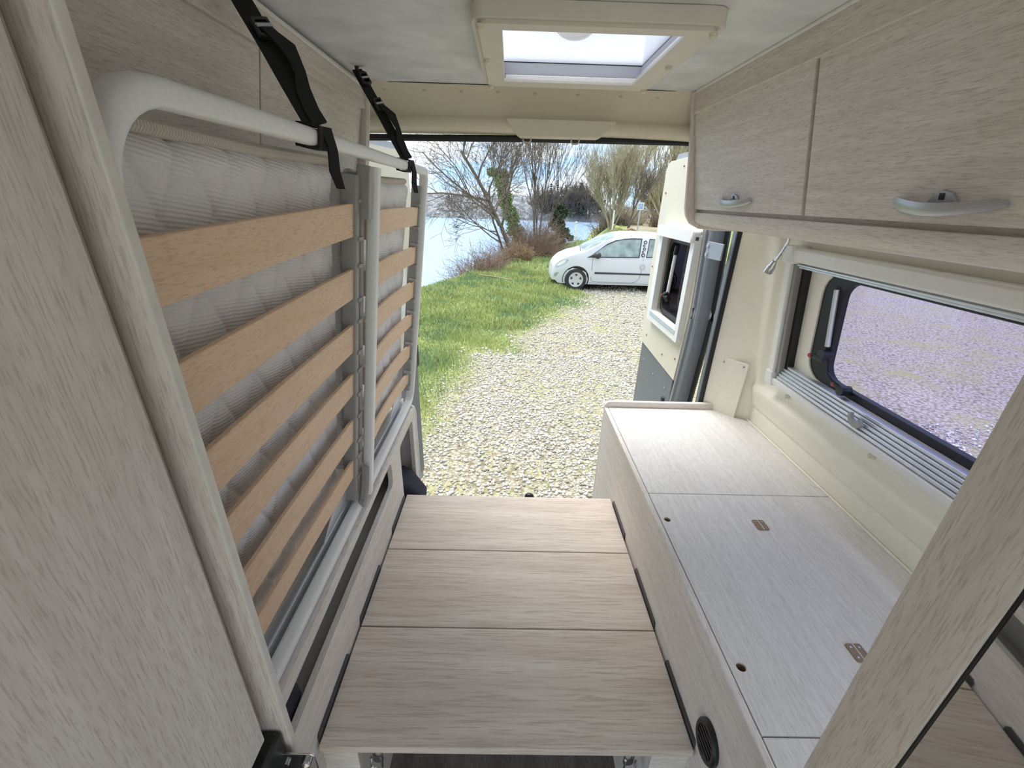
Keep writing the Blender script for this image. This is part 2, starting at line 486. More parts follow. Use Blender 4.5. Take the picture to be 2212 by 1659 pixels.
for y, z in ((1.39, 0.914), (0.997, 0.917), (0.62, 0.917)):
    x = wallx(z)+0.02
    MB().lathe([(0.009, 0.0), (0.008, 0.008), (0.004, 0.012)], 10, lambda a, b_, h: (x-h, y+a, z+b_)).build('screw_cap', 'cap', wr)
# cover plate on the pillar: plane x+1.24(y) ...
nv = Vector((1.24, 1, 0)).normalized(); tv = Vector((1, -1.24, 0)).normalized()
def pil(a, b_, d):
    q = Vector((0.945, 1.6437, 0))+tv*a-nv*d
    return (q.x, q.y, b_)
cp = [(-0.052, 0.64), (0.058, 0.64), (0.064, 0.952), (0.058, 0.960), (-0.046, 0.960), (-0.052, 0.952)]
c = MB().prism(cp, pil, 0.0, 0.008).build('cover_plate', 'cream', wr, bevel=0.003)
for a in (-0.037, 0.047):
    MB().lathe([(0.0075, 0.007), (0.006, 0.010), (0.003, 0.008)], 10, lambda p_, q_, h: pil(a+p_, 0.943+q_, h)).build('screw', 'chrome', c)
MB().tube([(1.025, 0.2, BZ+0.003), (1.025, 1.60, BZ+0.003)], 0.004, 6).build('bead', 'cream', wr)
o = MB().box(0.875, 1.06, 1.705, 1.76, 0.0, 1.9).build('wall_rear.001', 'van_grey2', bevel=0.01); struct(o, 'right rear body pillar of the van')
o = MB().box(-0.95, -0.80, 1.705, 1.76, 0.0, 1.9).build('wall_rear.002', 'van_grey2', bevel=0.01); struct(o, 'left rear body pillar of the van')

# left wall ---------------------------------------------------------
def lw(y, z):
    x = -0.93+0.117*max(0.0, z-0.75)
    return (max(x, -0.93+max(0.0, y-1.59)*1.1), y, z)
wl = MB().grid([0.37, 0.6, 1.0, 1.5, 1.57, 1.6, 1.64, 1.70], [0.0, 0.4, 0.75, 1.1, 1.5, 1.9], lw).build('wall_left', 'cream', smooth=50)
struct(wl, 'cream side wall of the van behind the folded bed')

# window in the right wall ------------------------------------------
WN = sempty('window_1', (wallx(1.18)+0.02, 0.83, 0.95), 'side window with cream blind frame and violet tinted acrylic pane')
def wf(a, b_, d):          # (y, z, depth towards the room) on the leaning wall
    return (wallx(b_)+0.022-d, a, b_)
fo = [(0.10, 0.946), (1.468, 0.946), (1.468, 1.426), (0.10, 1.426)]
MB().prism([(0.10, 1.384), (1.468, 1.384), (1.468, 1.410), (1.462, 1.428), (0.10, 1.428)], wf, -0.005, 0.052).build('blind_cassette', 'white_pl', WN, bevel=0.008, seg=3)
MB().prism([(1.418, 1.378), (1.474, 1.378), (1.476, 1.42), (1.468, 1.434), (1.418, 1.434)], wf, -0.005, 0.056).build('corner_cap', 'white_pl', WN, bevel=0.006)
MB().prism([(1.444, 0.985), (1.470, 0.985), (1.470, 1.38), (1.444, 1.38)], wf, -0.005, 0.040).build('side_rail', 'white_pl', WN, bevel=0.004)
MB().prism([(1.425, 0.985), (1.444, 0.985), (1.444, 1.38), (1.425, 1.38)], wf, -0.02, 0.030).build('blind_stack', 'inner_grey', WN, bevel=0.002)
MB().prism([(1.410, 0.990), (1.425, 0.990), (1.425, 1.375), (1.410, 1.375)], wf, -0.02, 0.012).build('guide_slot', 'black_pl', WN, bevel=0.001)
MB().prism([(0.10, 0.944), (1.440, 0.944), (1.440, 0.968), (0.10, 0.968)], wf, -0.005, 0.042).build('bottom_rail', 'white_pl', WN, bevel=0.005)
MB().prism([(1.432, 0.936), (1.478, 0.936), (1.478, 0.99), (1.440, 0.99)], wf, -0.005, 0.046).build('corner_cap', 'white_pl', WN, bevel=0.005)
for k in range(5):
    z = 0.970+0.0106*k
    MB().prism([(0.10, z), (1.425, z), (1.425, z+0.0098), (0.10, z+0.0098)], wf, -0.015, 0.034-0.006*k).build('blind_bar', 'alu', WN, bevel=0.0015)
for k in range(2):
    z = 1.372-0.007*k
    MB().prism([(0.10, z), (1.42, z), (1.42, z+0.006), (0.10, z+0.006)], wf, -0.01, 0.034-0.006*k).build('blind_bar', 'alu', WN, bevel=0.0015)
# reveal board with rounded opening, rubber, pane
hole = rrect(0.22, 1.345, 1.022, 1.370, 0.07)
MB().prism([(0.10, 0.955), (1.43, 0.955), (1.43, 1.40), (0.10, 1.40)], wf, -0.045, -0.012, holes=[hole]).build('reveal', 'cream', WN, bevel=0.002)
hole2 = rrect(0.26, 1.262, 1.046, 1.350, 0.05)
MB().prism(rrect(0.215, 1.350, 1.017, 1.374, 0.072), wf, -0.040, -0.018, holes=[hole2]).build('rubber_seal', 'rubber', WN, bevel=0.006, seg=3)
MB().prism(rrect(0.20, 1.36, 1.0, 1.385, 0.06), wf, -0.052, -0.048).build('pane', 'violet_pane', WN, bevel=0.0)
MB().tube([wf(1.284, 1.323, -0.012), wf(1.272, 1.146, -0.012)], 0.008, 8).build('strut', 'alu', WN)
MB().tube([wf(1.288, 1.33, -0.018), wf(1.275, 1.10, -0.018)], 0.006, 8).build('strut_rod', 'black_pl', WN)
def latch(y, z):
    l = MB().tube([wf(y-0.01, z, -0.015), wf(y-0.008, z, 0.014)], 0.016, 10).build('latch', 'black_pl', WN)
    MB().tube([wf(y-0.02, z+0.004, 0.006), wf(y+0.03, z+0.014, 0.010), wf(y+0.055, z+0.032, 0.014)], [0.009, 0.007, 0.004], 8).build('latch_lever', 'black_pl', l)
    MB().lathe([(0.008, 0.0), (0.007, 0.006)], 10, lambda a, b_, h: wf(y+0.022+a, z+0.008+b_, 0.010+h)).build('button', 'red', l)
latch(1.161, 1.046)
l = MB().tube([wf(1.262, 1.12, -0.02), wf(1.262, 1.12, 0.012)], 0.017, 10).build('latch', 'black_pl', WN)
MB().tube([wf(1.245, 1.108, 0.01), wf(1.30, 1.106, 0.012)], 0.008, 8).build('latch_lever', 'black_pl', l)
MB().lathe([(0.008, 0.0), (0.007, 0.005)], 10, lambda a, b_, h: wf(1.298+a, 1.106+b_, 0.018+h)).build('button', 'red', l)
hk = arc((1.043, 1.008), 0.027, 200, 380, 12)+list(reversed(arc((1.045, 1.016), 0.015, 190, 375, 10)))
MB().prism(hk, wf, 0.030, 0.040).build('blind_catch', 'grey_pl', WN, bevel=0.001)

# ------------------------------------------------------------------ rear doors
def rear_door(name, loc, xf, label, full=True):
    """door in local (u = from hinge to free edge, z, w = thickness outwards)"""
    D = sempty(name, loc, label)
    def dx(u, z, w): return xf(u, w, z)
    F = lambda a, b_, d: dx(a, b_, d)
    def hy(z):       # hinge side edge leans as the body bulges
        return 0.03+0.05*max(0.0, (1.1-z)/0.5)**1.3*0.9 if z < 1.1 else 0.03+0.05*max(0, (z-1.1)/0.6)
    zs_ = [0.71+0.05*i for i in range(21)]
    skin = [(hy(z)+0.03, z) for z in zs_]+[(0.14, 1.745), (0.22, 1.76), (0.66, 1.755), (0.70, 1.745), (0.715, 1.70)]+[(0.72, 1.4), (0.722, 1.0), (0.70, 0.76), (0.66, 0.735)]
    wh = rrect(0.145, 0.525, 0.965, 1.40, 0.045)
    MB().prism(skin, F, 0.0, 0.03, holes=[wh]).build('inner_skin', 'door_skin', D, bevel=0.006, seg=3)
    low = [(0.03, -0.28), (0.715, -0.28), (0.715, 1.72), (0.66, 1.79), (0.10, 1.79), (0.03, 1.72)]
    MB().prism(low, F, 0.03, 0.065, holes=[rrect(0.165, 0.505, 0.985, 1.38, 0.045)]).build('outer_panel', 'van_grey', D, bevel=0.01)
    MB().prism([(0.10, -0.2), (0.69, -0.2), (0.69, 0.735), (0.12, 0.695)], F, 0.008, 0.03).build('lower_panel', 'van_grey2', D, bevel=0.006)
    ed = [(hy(z)-0.045, z) for z in [-0.2]+zs_]; ed2 = [(hy(z)+0.028, z) for z in [-0.2]+zs_]
    MB().prism(ed+ed2[::-1], F, 0.002, 0.075).build('edge_channel', 'van_grey', D, bevel=0.012, seg=3)
    MB().tube([dx(hy(z)-0.02, z, -0.006) for z in [0.0, 0.4]+zs_], 0.006, 6).build('edge_lip', 'van_grey', D)
    MB().tube([dx(hy(z)-0.06, z, 0.07) for z in [0.0, 0.4]+zs_], 0.012, 6).build('edge_seal', 'rubber', D)
    # blind frame
    wo_ = rrect(0.085, 0.575, 0.915, 1.425, 0.012); wi = rrect(0.13, 0.515, 0.975, 1.385, 0.012)
    fr = MB().prism(wo_, F, -0.028, 0.005, holes=[wi]).build('window_frame', 'white_pl', D, bevel=0.005)
    MB().prism([(0.085, 1.385), (0.58, 1.385), (0.58, 1.44), (0.085, 1.44)], F, -0.045, 0.0).build('blind_cassette', 'white_pl', fr, bevel=0.012, seg=3)
    MB().prism([(0.12, 0.945), (0.53, 0.945), (0.53, 0.972), (0.12, 0.972)], F, -0.030, 0.0).build('blind_bar', 'alu', fr, bevel=0.003)
    MB().prism(rrect(0.14, 0.505, 0.98, 1.385, 0.05), F, 0.012, 0.055, holes=[rrect(0.165, 0.48, 1.005, 1.36, 0.045)]).build('rubber_seal', 'rubber', D, bevel=0.004)
    MB().prism(rrect(0.15, 0.495, 0.99, 1.375, 0.05), F, 0.056, 0.060).build('pane', 'dark_pane', D)
    MB().tube([dx(0.40, 1.34, 0.015), dx(0.405, 1.10, 0.01)], 0.009, 8).build('strut', 'white_metal', D)
    MB().tube([dx(0.40, 1.345, 0.018), dx(0.40, 1.30, 0.014)], 0.013, 8).build('strut_mount', 'black_pl', D)
    l_ = MB().tube([dx(0.405, 1.10, -0.005), dx(0.405, 1.06, 0.02)], 0.017, 8).build('latch', 'black_pl', D)
    MB().tube([dx(0.36, 1.085, -0.004), dx(0.43, 1.082, -0.008)], 0.006, 8).build('latch_lever', 'black_pl', l_)
    MB().lathe([(0.007, 0), (0.006, 0.006)], 8, lambda a, b_, h: dx(0.425+a, 1.082+b_, -0.012-h)).build('button', 'red', l_)
    for u, z in ((0.20, 1.70), (0.45, 1.72), (0.66, 1.60), (0.10, 1.50), (0.69, 1.2), (0.12, 0.82), (0.30, 0.78), (0.60, 0.80), (0.70, 0.95), (0.36, 1.62)):
        MB().lathe([(0.006, 0), (0.004, 0.004)], 8, lambda a, b_, h: dx(u+a, z+b_, -0.001-h)).build('rivet', 'brown', D)
    for u, z in ((0.2, 0.62), (0.4, 0.62), (0.6, 0.64), (0.2, 0.1), (0.5, 0.12)):
        MB().lathe([(0.007, 0), (0.004, 0.003)], 8, lambda a, b_, h: dx(u+a, z+b_, 0.007-h)).build('rivet', 'silver', D)
    MB().lathe([(0.018, 0), (0.016, 0.006), (0.008, 0.008)], 14, lambda a, b_, h: dx(0.19+a, 0.55+b_*1.3, 0.006-h)).build('grommet', 'rubber', D)
    hp = MB().prism([(-0.15, 1.34), (0.0, 1.335), (0.0, 1.405), (-0.15, 1.405)], F, -0.010, -0.004).build('hinge_plate', 'van_grey', D, bevel=0.003)
    for z in (1.352, 1.388):
        MB().lathe([(0.010, 0), (0.009, 0.006)], 6, lambda a, b_, h: dx(-0.02+a, z+b_, -0.010-h)).build('bolt', 'silver', hp)
    hd_ = [dx(0.715, 1.42, 0.05), dx(0.80, 1.42, 0.05), dx(0.815, 1.415, 0.05), dx(0.82, 1.40, 0.05), dx(0.815, 1.385, 0.05), dx(0.80, 1.38, 0.05), dx(0.715, 1.38, 0.05)]
    MB().tube(hd_, 0.005, 6, up=(1, 0, 0)).build('check_loop', 'white_metal', D)
    MB().prism([(0.722, 0.55), (0.745, 0.56), (0.745, 0.70), (0.722, 0.71)], F, 0.03, 0.055).build('edge_latch', 'black_pl', D, bevel=0.004)
    return D
rear_door('door_1', (0.86, 2.25, 0.0), lambda u, w, z: (0.86+w, 1.905+u, z), 'open rear door with cream lining, small blind-framed window and grey edge')
ca, sa = math.cos(math.radians(20)), math.sin(math.radians(20))
rear_door('door_2', (-0.67, 2.1, 0.0), lambda u, w, z: (-0.785+u*sa-w*ca, 1.80+u*ca+w*sa, z), 'open rear door half hidden behind the folded bed')

#@@FURN
# ================================================================== FURNITURE
# aisle boards -----------------------------------------------------
for y0, y1, lab in ((0.519, 0.800, 'pale oak aisle board nearest the camera, with the exposed front edge'),
                    (0.8035, 1.082, 'middle one of the three pale oak aisle boards'),
                    (1.0855, 1.370, 'rearmost pale oak aisle board, ending at the open doorway')):
    o = box('aisle_board', 'plank', None, XL+0.003, XR-0.006, y0, y1, PLZ-0.022, PLZ, bevel=0.002)
    tag(o, lab, 'board', 'boards bridging the aisle')

# right bench ------------------------------------------------------
B = thing('storage_bench', 'long white oak storage bench box under the side window', 'bench', (0.73, 0.95, 0.0))
box('front_panel', 'wood_y', B, XR, XR+0.016, 0.22, 1.665, 0.0, BZ, bevel=0.003)
box('ledge', 'wood_x', B, XR-0.085, XR, 0.535, 1.36, 0.0, PLZ-0.024)
lip = [(XR, 0.0), (0.955, 0.0), (0.955, 0.742)]+arc((XR+0.025, 0.717), 0.025, 90, 180, 6)
MB().prism(lip, FY, 1.665, 1.683).build('end_panel', 'wood_x', B, bevel=0.003)
box('rear_top', 'bench_y', B, XR+0.0175, 1.03, 1.0725, 1.664, BZ-0.016, BZ, bevel=0.0008)
box('front_top', 'bench_y', B, XR+0.0175, 1.03, 0.22, 0.4155, BZ-0.016, BZ, bevel=0.0008)
def plate_holes(x0, x1, y0, y1, z0, z1, holes, r, n=20):
    return MB().prism([(x0, y0), (x1, y0), (x1, y1), (x0, y1)], FZ, z0, z1, holes=[circ(hx, hy, r, n) for hx, hy in holes])
HOLES = [(0.473, 0.953), (0.477, 0.535)]
lid = plate_holes(XR+0.0175, 1.03, 0.4185, 1.069, BZ-0.016, BZ, HOLES, 0.0095).build('lid', 'bench_y', B, smooth=20)
for hx, hy in HOLES:
    MB().lathe([(0.0096, BZ-0.001), (0.0092, BZ-0.015), (0.0088, BZ-0.03)], 20, lambda a, b_, h: (hx+a, hy+b_, h), close=False).build('finger_hole', 'core', lid, smooth=60)
    MB().lathe([(0.0001, BZ-0.03), (0.0105, BZ-0.03)], 20, lambda a, b_, h: (hx+a, hy+b_, h), close=False).build('hole_base', 'black_pl', lid)
for hx, hy in ((0.7345, 0.936), (0.735, 0.566)):
    h_ = MB().prism(rrect(hx-0.0165, hx+0.0165, hy-0.0195, hy+0.0195, 0.004, 3), FZ, BZ, BZ+0.003).build('hinge', 'brown', lid, bevel=0.0008)
    MB().tube([(hx, hy-0.0195, BZ+0.003), (hx, hy+0.0195, BZ+0.003)], 0.0012, 6).build('hinge_pin', 'edge', h_)
    for ax in (-0.009, 0.009):
        for ay in (-0.011, 0.011):
            MB().lathe([(0.0022, BZ+0.0028), (0.0022, BZ+0.0036)], 8, lambda a, b_, h: (hx+ax+a, hy+ay+b_, h)).build('screw', 'chrome', h_)
for y in (1.543, 1.328, 1.132, 0.936, 0.75):
    MB().prism([(1.026, y-0.017)]+[(1.026-0.022*math.sin(math.radians(t)), y-0.017*math.cos(math.radians(t))) for t in range(15, 180, 15)]+[(1.026, y+0.017)], FZ, BZ-0.001, BZ+0.0012).build('cover_cap', 'bench_y', B)
for x, y in ((XR+0.028, 1.47), (XR+0.03, 1.29), (XR+0.032, 1.10)):
    MB().lathe([(0.006, BZ), (0.0055, BZ+0.0008)], 12, lambda a, b_, h: (x+a, y+b_, h)).build('cover_cap', 'bench_y', B)
for y0, y1 in ((0.528, 0.715), (0.814, 1.012), (1.155, 1.342)):
    MB().prism([(y0, PLZ-0.03), (y1, PLZ-0.03), (y1, PLZ+0.006), (y1-0.006, PLZ+0.016), (y0+0.005, PLZ+0.016), (y0, PLZ+0.010)], FX, XR-0.0045, XR).build('bracket', 'char', B, bevel=0.0008)
vy, vz = 0.498, 0.532
vt = MB().lathe([(0.047, 0.0), (0.047, 0.007), (0.043, 0.011), (0.035, 0.011), (0.033, 0.006)], 28, lambda a, b_, h: (XR-h, vy+a*0.85, vz+b_)).build('vent', 'black_pl', B)
for k in range(5):
    b0 = -0.024+0.012*k
    MB().box(XR-0.010, XR-0.006, vy-0.026, vy+0.026, vz+b0-0.003, vz+b0+0.003).build('vent_slat', 'black_pl', vt)

# left base cabinet under the bed -----------------------------------
LB = thing('bed_base_cabinet', 'pale wood base cabinet under the folded bed with a long cut-out slot', 'cabinet', (-0.66, 1.05, 0.0))
slot = [(0.465, 0.585), (1.20, 0.602)]+arc((1.205, 0.627), 0.027, -80, 0, 5)+[(1.233, 0.66)]+arc((1.213, 0.68), 0.018, 0, 95, 5)+[(0.465, 0.678)]
endh = rrect(1.352, 1.568, 0.10, 0.682, 0.02)
MB().prism([(0.45, 0.0), (1.63, 0.0), (1.63, 0.70)]+arc((1.605, 0.695), 0.022, 10, 90, 4)+[(0.45, 0.717)], FX, -0.412, -0.395, holes=[slot, endh]).build('front_panel', 'wood_y', LB, bevel=0.002)
box('end_panel', 'wood_z', LB, -0.90, -0.413, 1.612, 1.63, 0.0, 0.70)
MB().tube([(-0.397, 1.632, 0.02), (-0.397, 1.632, 0.69), (-0.402, 1.632, 0.71), (-0.42, 1.632, 0.722), (-0.6, 1.632, 0.722)], 0.006, 8).build('edging', 'white_pl', LB)
box('top_panel', 'wood_y', LB, -0.90, -0.413, 0.45, 1.612, 0.700, 0.717)
box('back_lining', 'inner_grey', LB, -0.475, -0.465, 0.45, 1.33, 0.02, 0.699)
box('shelf', 'inner_grey', LB, -0.464, -0.413, 0.45, 1.33, 0.55, 0.565)
box('partition', 'inner_grey', LB, -0.60, -0.413, 1.335, 1.348, 0.0, 0.70)
box('rear_lining', 'inner_grey', LB, -0.62, -0.605, 1.335, 1.61, 0.0, 0.69)
box('ledge', 'wood_x', LB, -0.395, -0.317, 0.535, 1.36, 0.0, PLZ-0.024)
for y0, y1 in ((0.531, 0.718), (0.812, 1.005), (1.16, 1.345)):
    MB().prism([(y0, PLZ-0.03), (y1, PLZ-0.03), (y1, PLZ+0.008), (y1-0.006, PLZ+0.017), (y0+0.006, PLZ+0.017), (y0, PLZ+0.011)], FX, -0.395, -0.3905).build('bracket', 'char', LB, bevel=0.0008)
box('strip', 'wood_y', LB, -0.40, -0.3945, 0.46, 1.33, 0.6995, 0.7165, bevel=0.001)

# folded-up bed ------------------------------------------------------
LEAN = 0.1236
BN = Vector((1, 0, -LEAN)).normalized()
def bp(y, z, d=0.0):
    return (-0.42+(z-0.72)*LEAN+BN.x*d, y, z+BN.z*d)
def FB(a, b_, d): return bp(a, b_, d)
BED = thing('folding_bed', 'fold-up bed frame of white tube with two banks of beech slats', 'bed', (-0.42, 1.0, 0.717))
def barc(cy, cz, r, a0, a1, n=8):
    return [(cy+r*math.cos(math.radians(a0+(a1-a0)*i/n)), cz+r*math.sin(math.radians(a0+(a1-a0)*i/n))) for i in range(n+1)]
tp = [(0.357, 0.812), (0.357, 1.30)]+barc(0.432, 1.550, 0.075, 180, 90)+[(0.6, 1.627), (1.0, 1.628), (1.4, 1.628)]+barc(1.632, 1.600, 0.028, 90, 0, 5)+[(1.66, 1.3), (1.652, 0.82)]+barc(1.60, 0.79, 0.05, 0, -80, 6)+[(1.5, 0.738), (1.0, 0.736), (0.55, 0.734)]+barc(0.432, 0.809, 0.075, 270, 180)
MB().tube([bp(y, z) for y, z in tp], 0.0125, 16, flat=0.015, up=BN, rr=0.6).build('tube_frame', 'white_metal', BED, smooth=50)
MB().tube([bp(1.028, 1.605, 0.012), bp(1.022, 0.74, 0.012)], 0.016, 12, flat=0.013, up=BN, rr=0.5).build('middle_post', 'white_metal', BED, smooth=50)
for y0, y1, t0, t1 in ((0.950, 0.972, 1.585, 0.76), (0.984, 1.004, 1.59, 0.76), (1.622, 1.642, 1.58, 0.79)):
    MB().prism([(y0, t1), (y1, t1), (y1, t0), (y0, t0)], FB, -0.034, 0.0).build('slat_channel', 'grey_pl', BED, bevel=0.003)
MB().prism([(0.975, 1.50), (0.998, 1.50), (0.998, 1.602), (0.982, 1.606), (0.975, 1.59)], FB, -0.01, 0.018).build('link_bracket', 'grey_pl', BED, bevel=0.002)
MB().tube([bp(0.99, 0.85, 0.012), bp(0.988, 0.78, 0.012), bp(0.975, 0.75, 0.012), bp(0.955, 0.742, 0.012)], 0.006, 6, flat=0.012, up=BN).build('link_bracket', 'grey_pl', BED)
MB().prism([(0.80, 0.745), (0.95, 0.745), (0.95, 0.80), (0.86, 0.80)], FB, -0.030, -0.026).build('gusset_plate', 'alu', BED, bevel=0.001)
MB().prism([(1.40, 0.745), (1.60, 0.745), (1.60, 0.80), (1.47, 0.80)], FB, -0.030, -0.026).build('gusset_plate', 'alu', BED, bevel=0.001)
ZC = [(1.498, 0.033), (1.3645, 0.033), (1.237, 0.034), (1.119, 0.028), (0.987, 0.032), (0.867, 0.028)]
def slat(y0, y1, zc, hw, bow, sag=0.0):
    zz0 = zc
    n_ = 14; vs_ = []; fs = []
    for i in range(n_+1):
        t = i/n_; y = y0+(y1-y0)*t; d = -0.010-bow*math.sin(math.pi*t); zc = zz0-(1-t)*sag*(zz0-0.87)/0.63
        vs_ += [bp(y, zc-hw, d-0.004), bp(y, zc+hw, d-0.004), bp(y, zc+hw, d+0.004), bp(y, zc-hw, d+0.004)]
    for i in range(n_):
        for j in range(4):
            a, b_ = i*4+j, i*4+(j+1) % 4; fs.append((a, b_, b_+4, a+4))
    fs += [(3, 2, 1, 0), tuple(n_*4+j for j in range(4))]
    return MB().add(vs_, fs).build('slat', 'slat', BED, bevel=0.0012)
for zc, hw in ZC:
    slat(0.385, 0.978, zc, hw, 0.003, 0.024)
for zc, hw in ZC:
    s_ = slat(1.045, 1.632, zc-0.018, hw*0.93, 0.014)
for y in (0.978, 1.612):
    for zc, hw in ZC:
        for sg in (-1, 1):
            zz = (zc if y < 1.3 else zc-0.018)+sg*(hw+0.005)
            MB().prism([(y-0.02, zz-0.004), (y+0.012, zz-0.004), (y+0.012, zz+0.004), (y-0.02, zz+0.004)], FB, -0.022, 0.004).build('slat_holder', 'grey_pl', BED, bevel=0.001)
MB().prism([(0.40, 0.718), (1.63, 0.718), (1.63, 0.724), (0.40, 0.724)], lambda a, b_, d: (d, a, b_), -0.475, -0.437).build('angle_rail', 'alu', BED, bevel=0.001)
MB().prism([(0.40, 0.724), (1.63, 0.724), (1.63, 0.752), (0.40, 0.752)], lambda a, b_, d: (d, a, b_), -0.4465, -0.441).build('angle_rail', 'alu', BED, bevel=0.001)

# mattresses -----------------------------------------------------------
def mattress(y0, y1, z0, z1, label):
    T = thing('mattress', label, 'mattress', bp((y0+y1)/2, z0, -0.09), 'mattress halves strapped up with the bed')
    st0 = 0.0035 if y0 < 0.9 else 0.005
    nu, nw = int((y1-y0)/st0), int((z1-z0)/st0)
    us = [y0+(y1-y0)*i/nu for i in range(nu+1)]; ws = [z0+(z1-z0)*i/nw for i in range(nw+1)]
    def fn(u, w):
        e = min(u-y0, y1-u, w-z0, z1-w)
        d = -0.040-0.030*(1-min(1, e/0.03))**2
        for k in ((u*1.0+w*0.62)/0.094, (u*1.0-w*0.62)/0.094):
            t = abs(k-round(k))*0.094*0.85
            d -= 0.0030*math.exp(-(t/0.0032)**2)+0.0016*math.exp(-(t/0.014)**2)
        d += 0.0014*math.sin(w*21+1.3*math.sin(u*6))+0.002*math.sin(u*31+w*9)
        return bp(u, w, d)
    mb = MB().grid(us, ws, fn)
    mb.build('cover', 'fabric', T, smooth=180)
    core = MB().prism([(y0, z0), (y1, z0), (y1, z1), (y0, z1)], FB, -0.15, -0.070).build('foam_core', 'fabric', T, bevel=0.012)
    MB().tube([bp(y0+0.01, z1+0.001, -0.058), bp((y0+y1)/2, z1-0.004, -0.056), bp(y1-0.012, z1+0.001, -0.058)], 0.011, 10, flat=0.009).build('border_tape', 'tape', T)
    return T
mattress(0.385, 0.952, 0.762, 1.600, 'nearer mattress half with quilted white ticking behind the bed slats')
mattress(1.055, 1.618, 0.775, 1.585, 'farther mattress half seen past the middle post of the bed')

# straps ---------------------------------------------------------------
def strap(hook, tube_y, label, kx, hooked):
    S = thing('bed_strap', label, 'strap', bp(tube_y, 1.6, 0.0), 'black webbing straps holding up the bed')
    H = Vector(hook); Tt = Vector(bp(tube_y, 1.646, 0.004)); wv = Vector((0.008, 0.016, 0.005))
    ax = Tt-H; 
    def at(t, off=(0, 0, 0)): return tuple(H+ax*t+Vector(off))
    MB().ribbon([at(0), at(0.25), at(0.5, (0.002, 0, -0.002)), at(0.75), at(1.0)], wv).build('webbing', 'black', S)
    MB().ribbon([at(0.36, (0.004, 0, 0.004)), at(0.46, (0.010, 0.004, 0.010)), at(0.56, (0.020, 0.008, 0.012)), at(0.68, (0.020, 0.010, 0.006)), at(0.80, (0.010, 0.005, 0.003)), at(0.93, (0.006, 0.003, 0.002)), at(1.0, (0.008, 0.003, 0))], [(0.006, 0.012, 0.004), (0.004, 0.012, 0.003), (0.008, 0.009, 0.004), (0.003, 0.012, 0.001), (0.007, 0.010, 0.004), (0.006, 0.012, 0.004), (0.006, 0.012, 0.004)]).build('webbing_loop', 'black', S)
    ang = [(-0.0165, 0.0145), (0.0, 0.0155), (0.0165, 0.0145), (0.0178, 0.0), (0.0165, -0.0145), (0.0, -0.0155), (-0.0165, -0.0145), (-0.0178, 0.0), (-0.0165, 0.0145)]
    P = [bp(tube_y+0.004*i/8, 1.628, 0) for i in range(9)]
    ring = []
    for i, (dn_, du) in enumerate(ang):
        q = Vector(bp(tube_y, 1.628+du, 0))+BN*dn_; ring.append(tuple(q))
    MB().ribbon(ring, (0.0, 0.016, 0.0), 0.002).build('tube_wrap', 'black', S)
    e0 = Vector(bp(tube_y+0.006, 1.644, 0.018))
    MB().ribbon([tuple(e0), tuple(e0+Vector((0.006, 0.004, -0.03))), tuple(e0+Vector((0.002, 0.012, -0.06))), tuple(e0+Vector((0.004, 0.024, -0.085)))], [(0.004, 0.011, 0), (0.003, 0.010, 0), (0.005, 0.008, 0), (0.004, 0.006, 0)], 0.0018).build('webbing_tail', 'black', S)
    for t in (0.13, 0.42):
        c0 = H+ax*t+Vector((0.005, 0, 0.006)); u = ax.normalized(); w_ = wv.normalized(); nn = u.cross(w_)
        def lb(a, b_, d): return tuple(c0+u*a+w_*b_+nn*d)
        bk = MB().prism(rrect(-0.019, 0.019, -0.016, 0.016, 0.004, 3), lb, -0.004, 0.004, holes=[rrect(-0.013, -0.003, -0.011, 0.011, 0.002, 2), rrect(0.003, 0.013, -0.011, 0.011, 0.002, 2)]).build('buckle', 'black_pl', S, bevel=0.001)
        MB().tube([lb(0.0, -0.014, 0.005), lb(0.0, 0.014, 0.005)], 0.003, 6).build('buckle_bar', 'silver', bk)
    if hooked:
        MB().tube([(H.x, H.y, CZ-0.001), (H.x, H.y, CZ-0.012), (H.x+0.004, H.y+0.004, CZ-0.020), (H.x+0.014, H.y+0.006, CZ-0.020), (H.x+0.018, H.y+0.006, CZ-0.010)], 0.006, 8).build('ceiling_hook', 'black_pl', S)
strap((-0.462, 0.875, 1.868), 0.745, 'nearer black webbing strap with two buckles wrapped on the bed tube', 0, True)
strap((-0.446, 1.455, 1.872), 1.355, 'farther black webbing strap hanging from a ceiling hook', 0, True)

# right overhead cabinet -------------------------------------------------
RC = thing('overhead_cabinet', 'pale wood overhead locker above the side window with two silver-handled doors', 'cabinet', (0.83, 0.9, 1.465))
box('top_filler', 'wood_y', RC, 0.583, 0.60, 0.1, 1.60, 1.815, 1.879)
body = [(0.603, 1.87), (0.612, 1.80), (0.662, 1.53), (0.665, 1.50), (0.70, 1.482), (0.92, 1.478), (0.885, 1.87)]
MB().prism(body, FY, 0.12, 1.598).build('body', 'wood_y', RC)
def rdoor(y0, y1):
    d = MB().prism([(y0, 0.0), (y1, 0.0), (y1, 0.298), (y0, 0.298)], lambda a, b_, d: (0.6445-0.198*b_+d, a, 1.532+b_+d*0.198), 0.0, 0.017).build('door', 'wood_y', RC, bevel=0.0012)
    return d
def hpt(y, v, d):     # on the door: y, height from lower edge, out from door
    return (0.6445-0.198*v-d, y, 1.532+v-d*0.198)
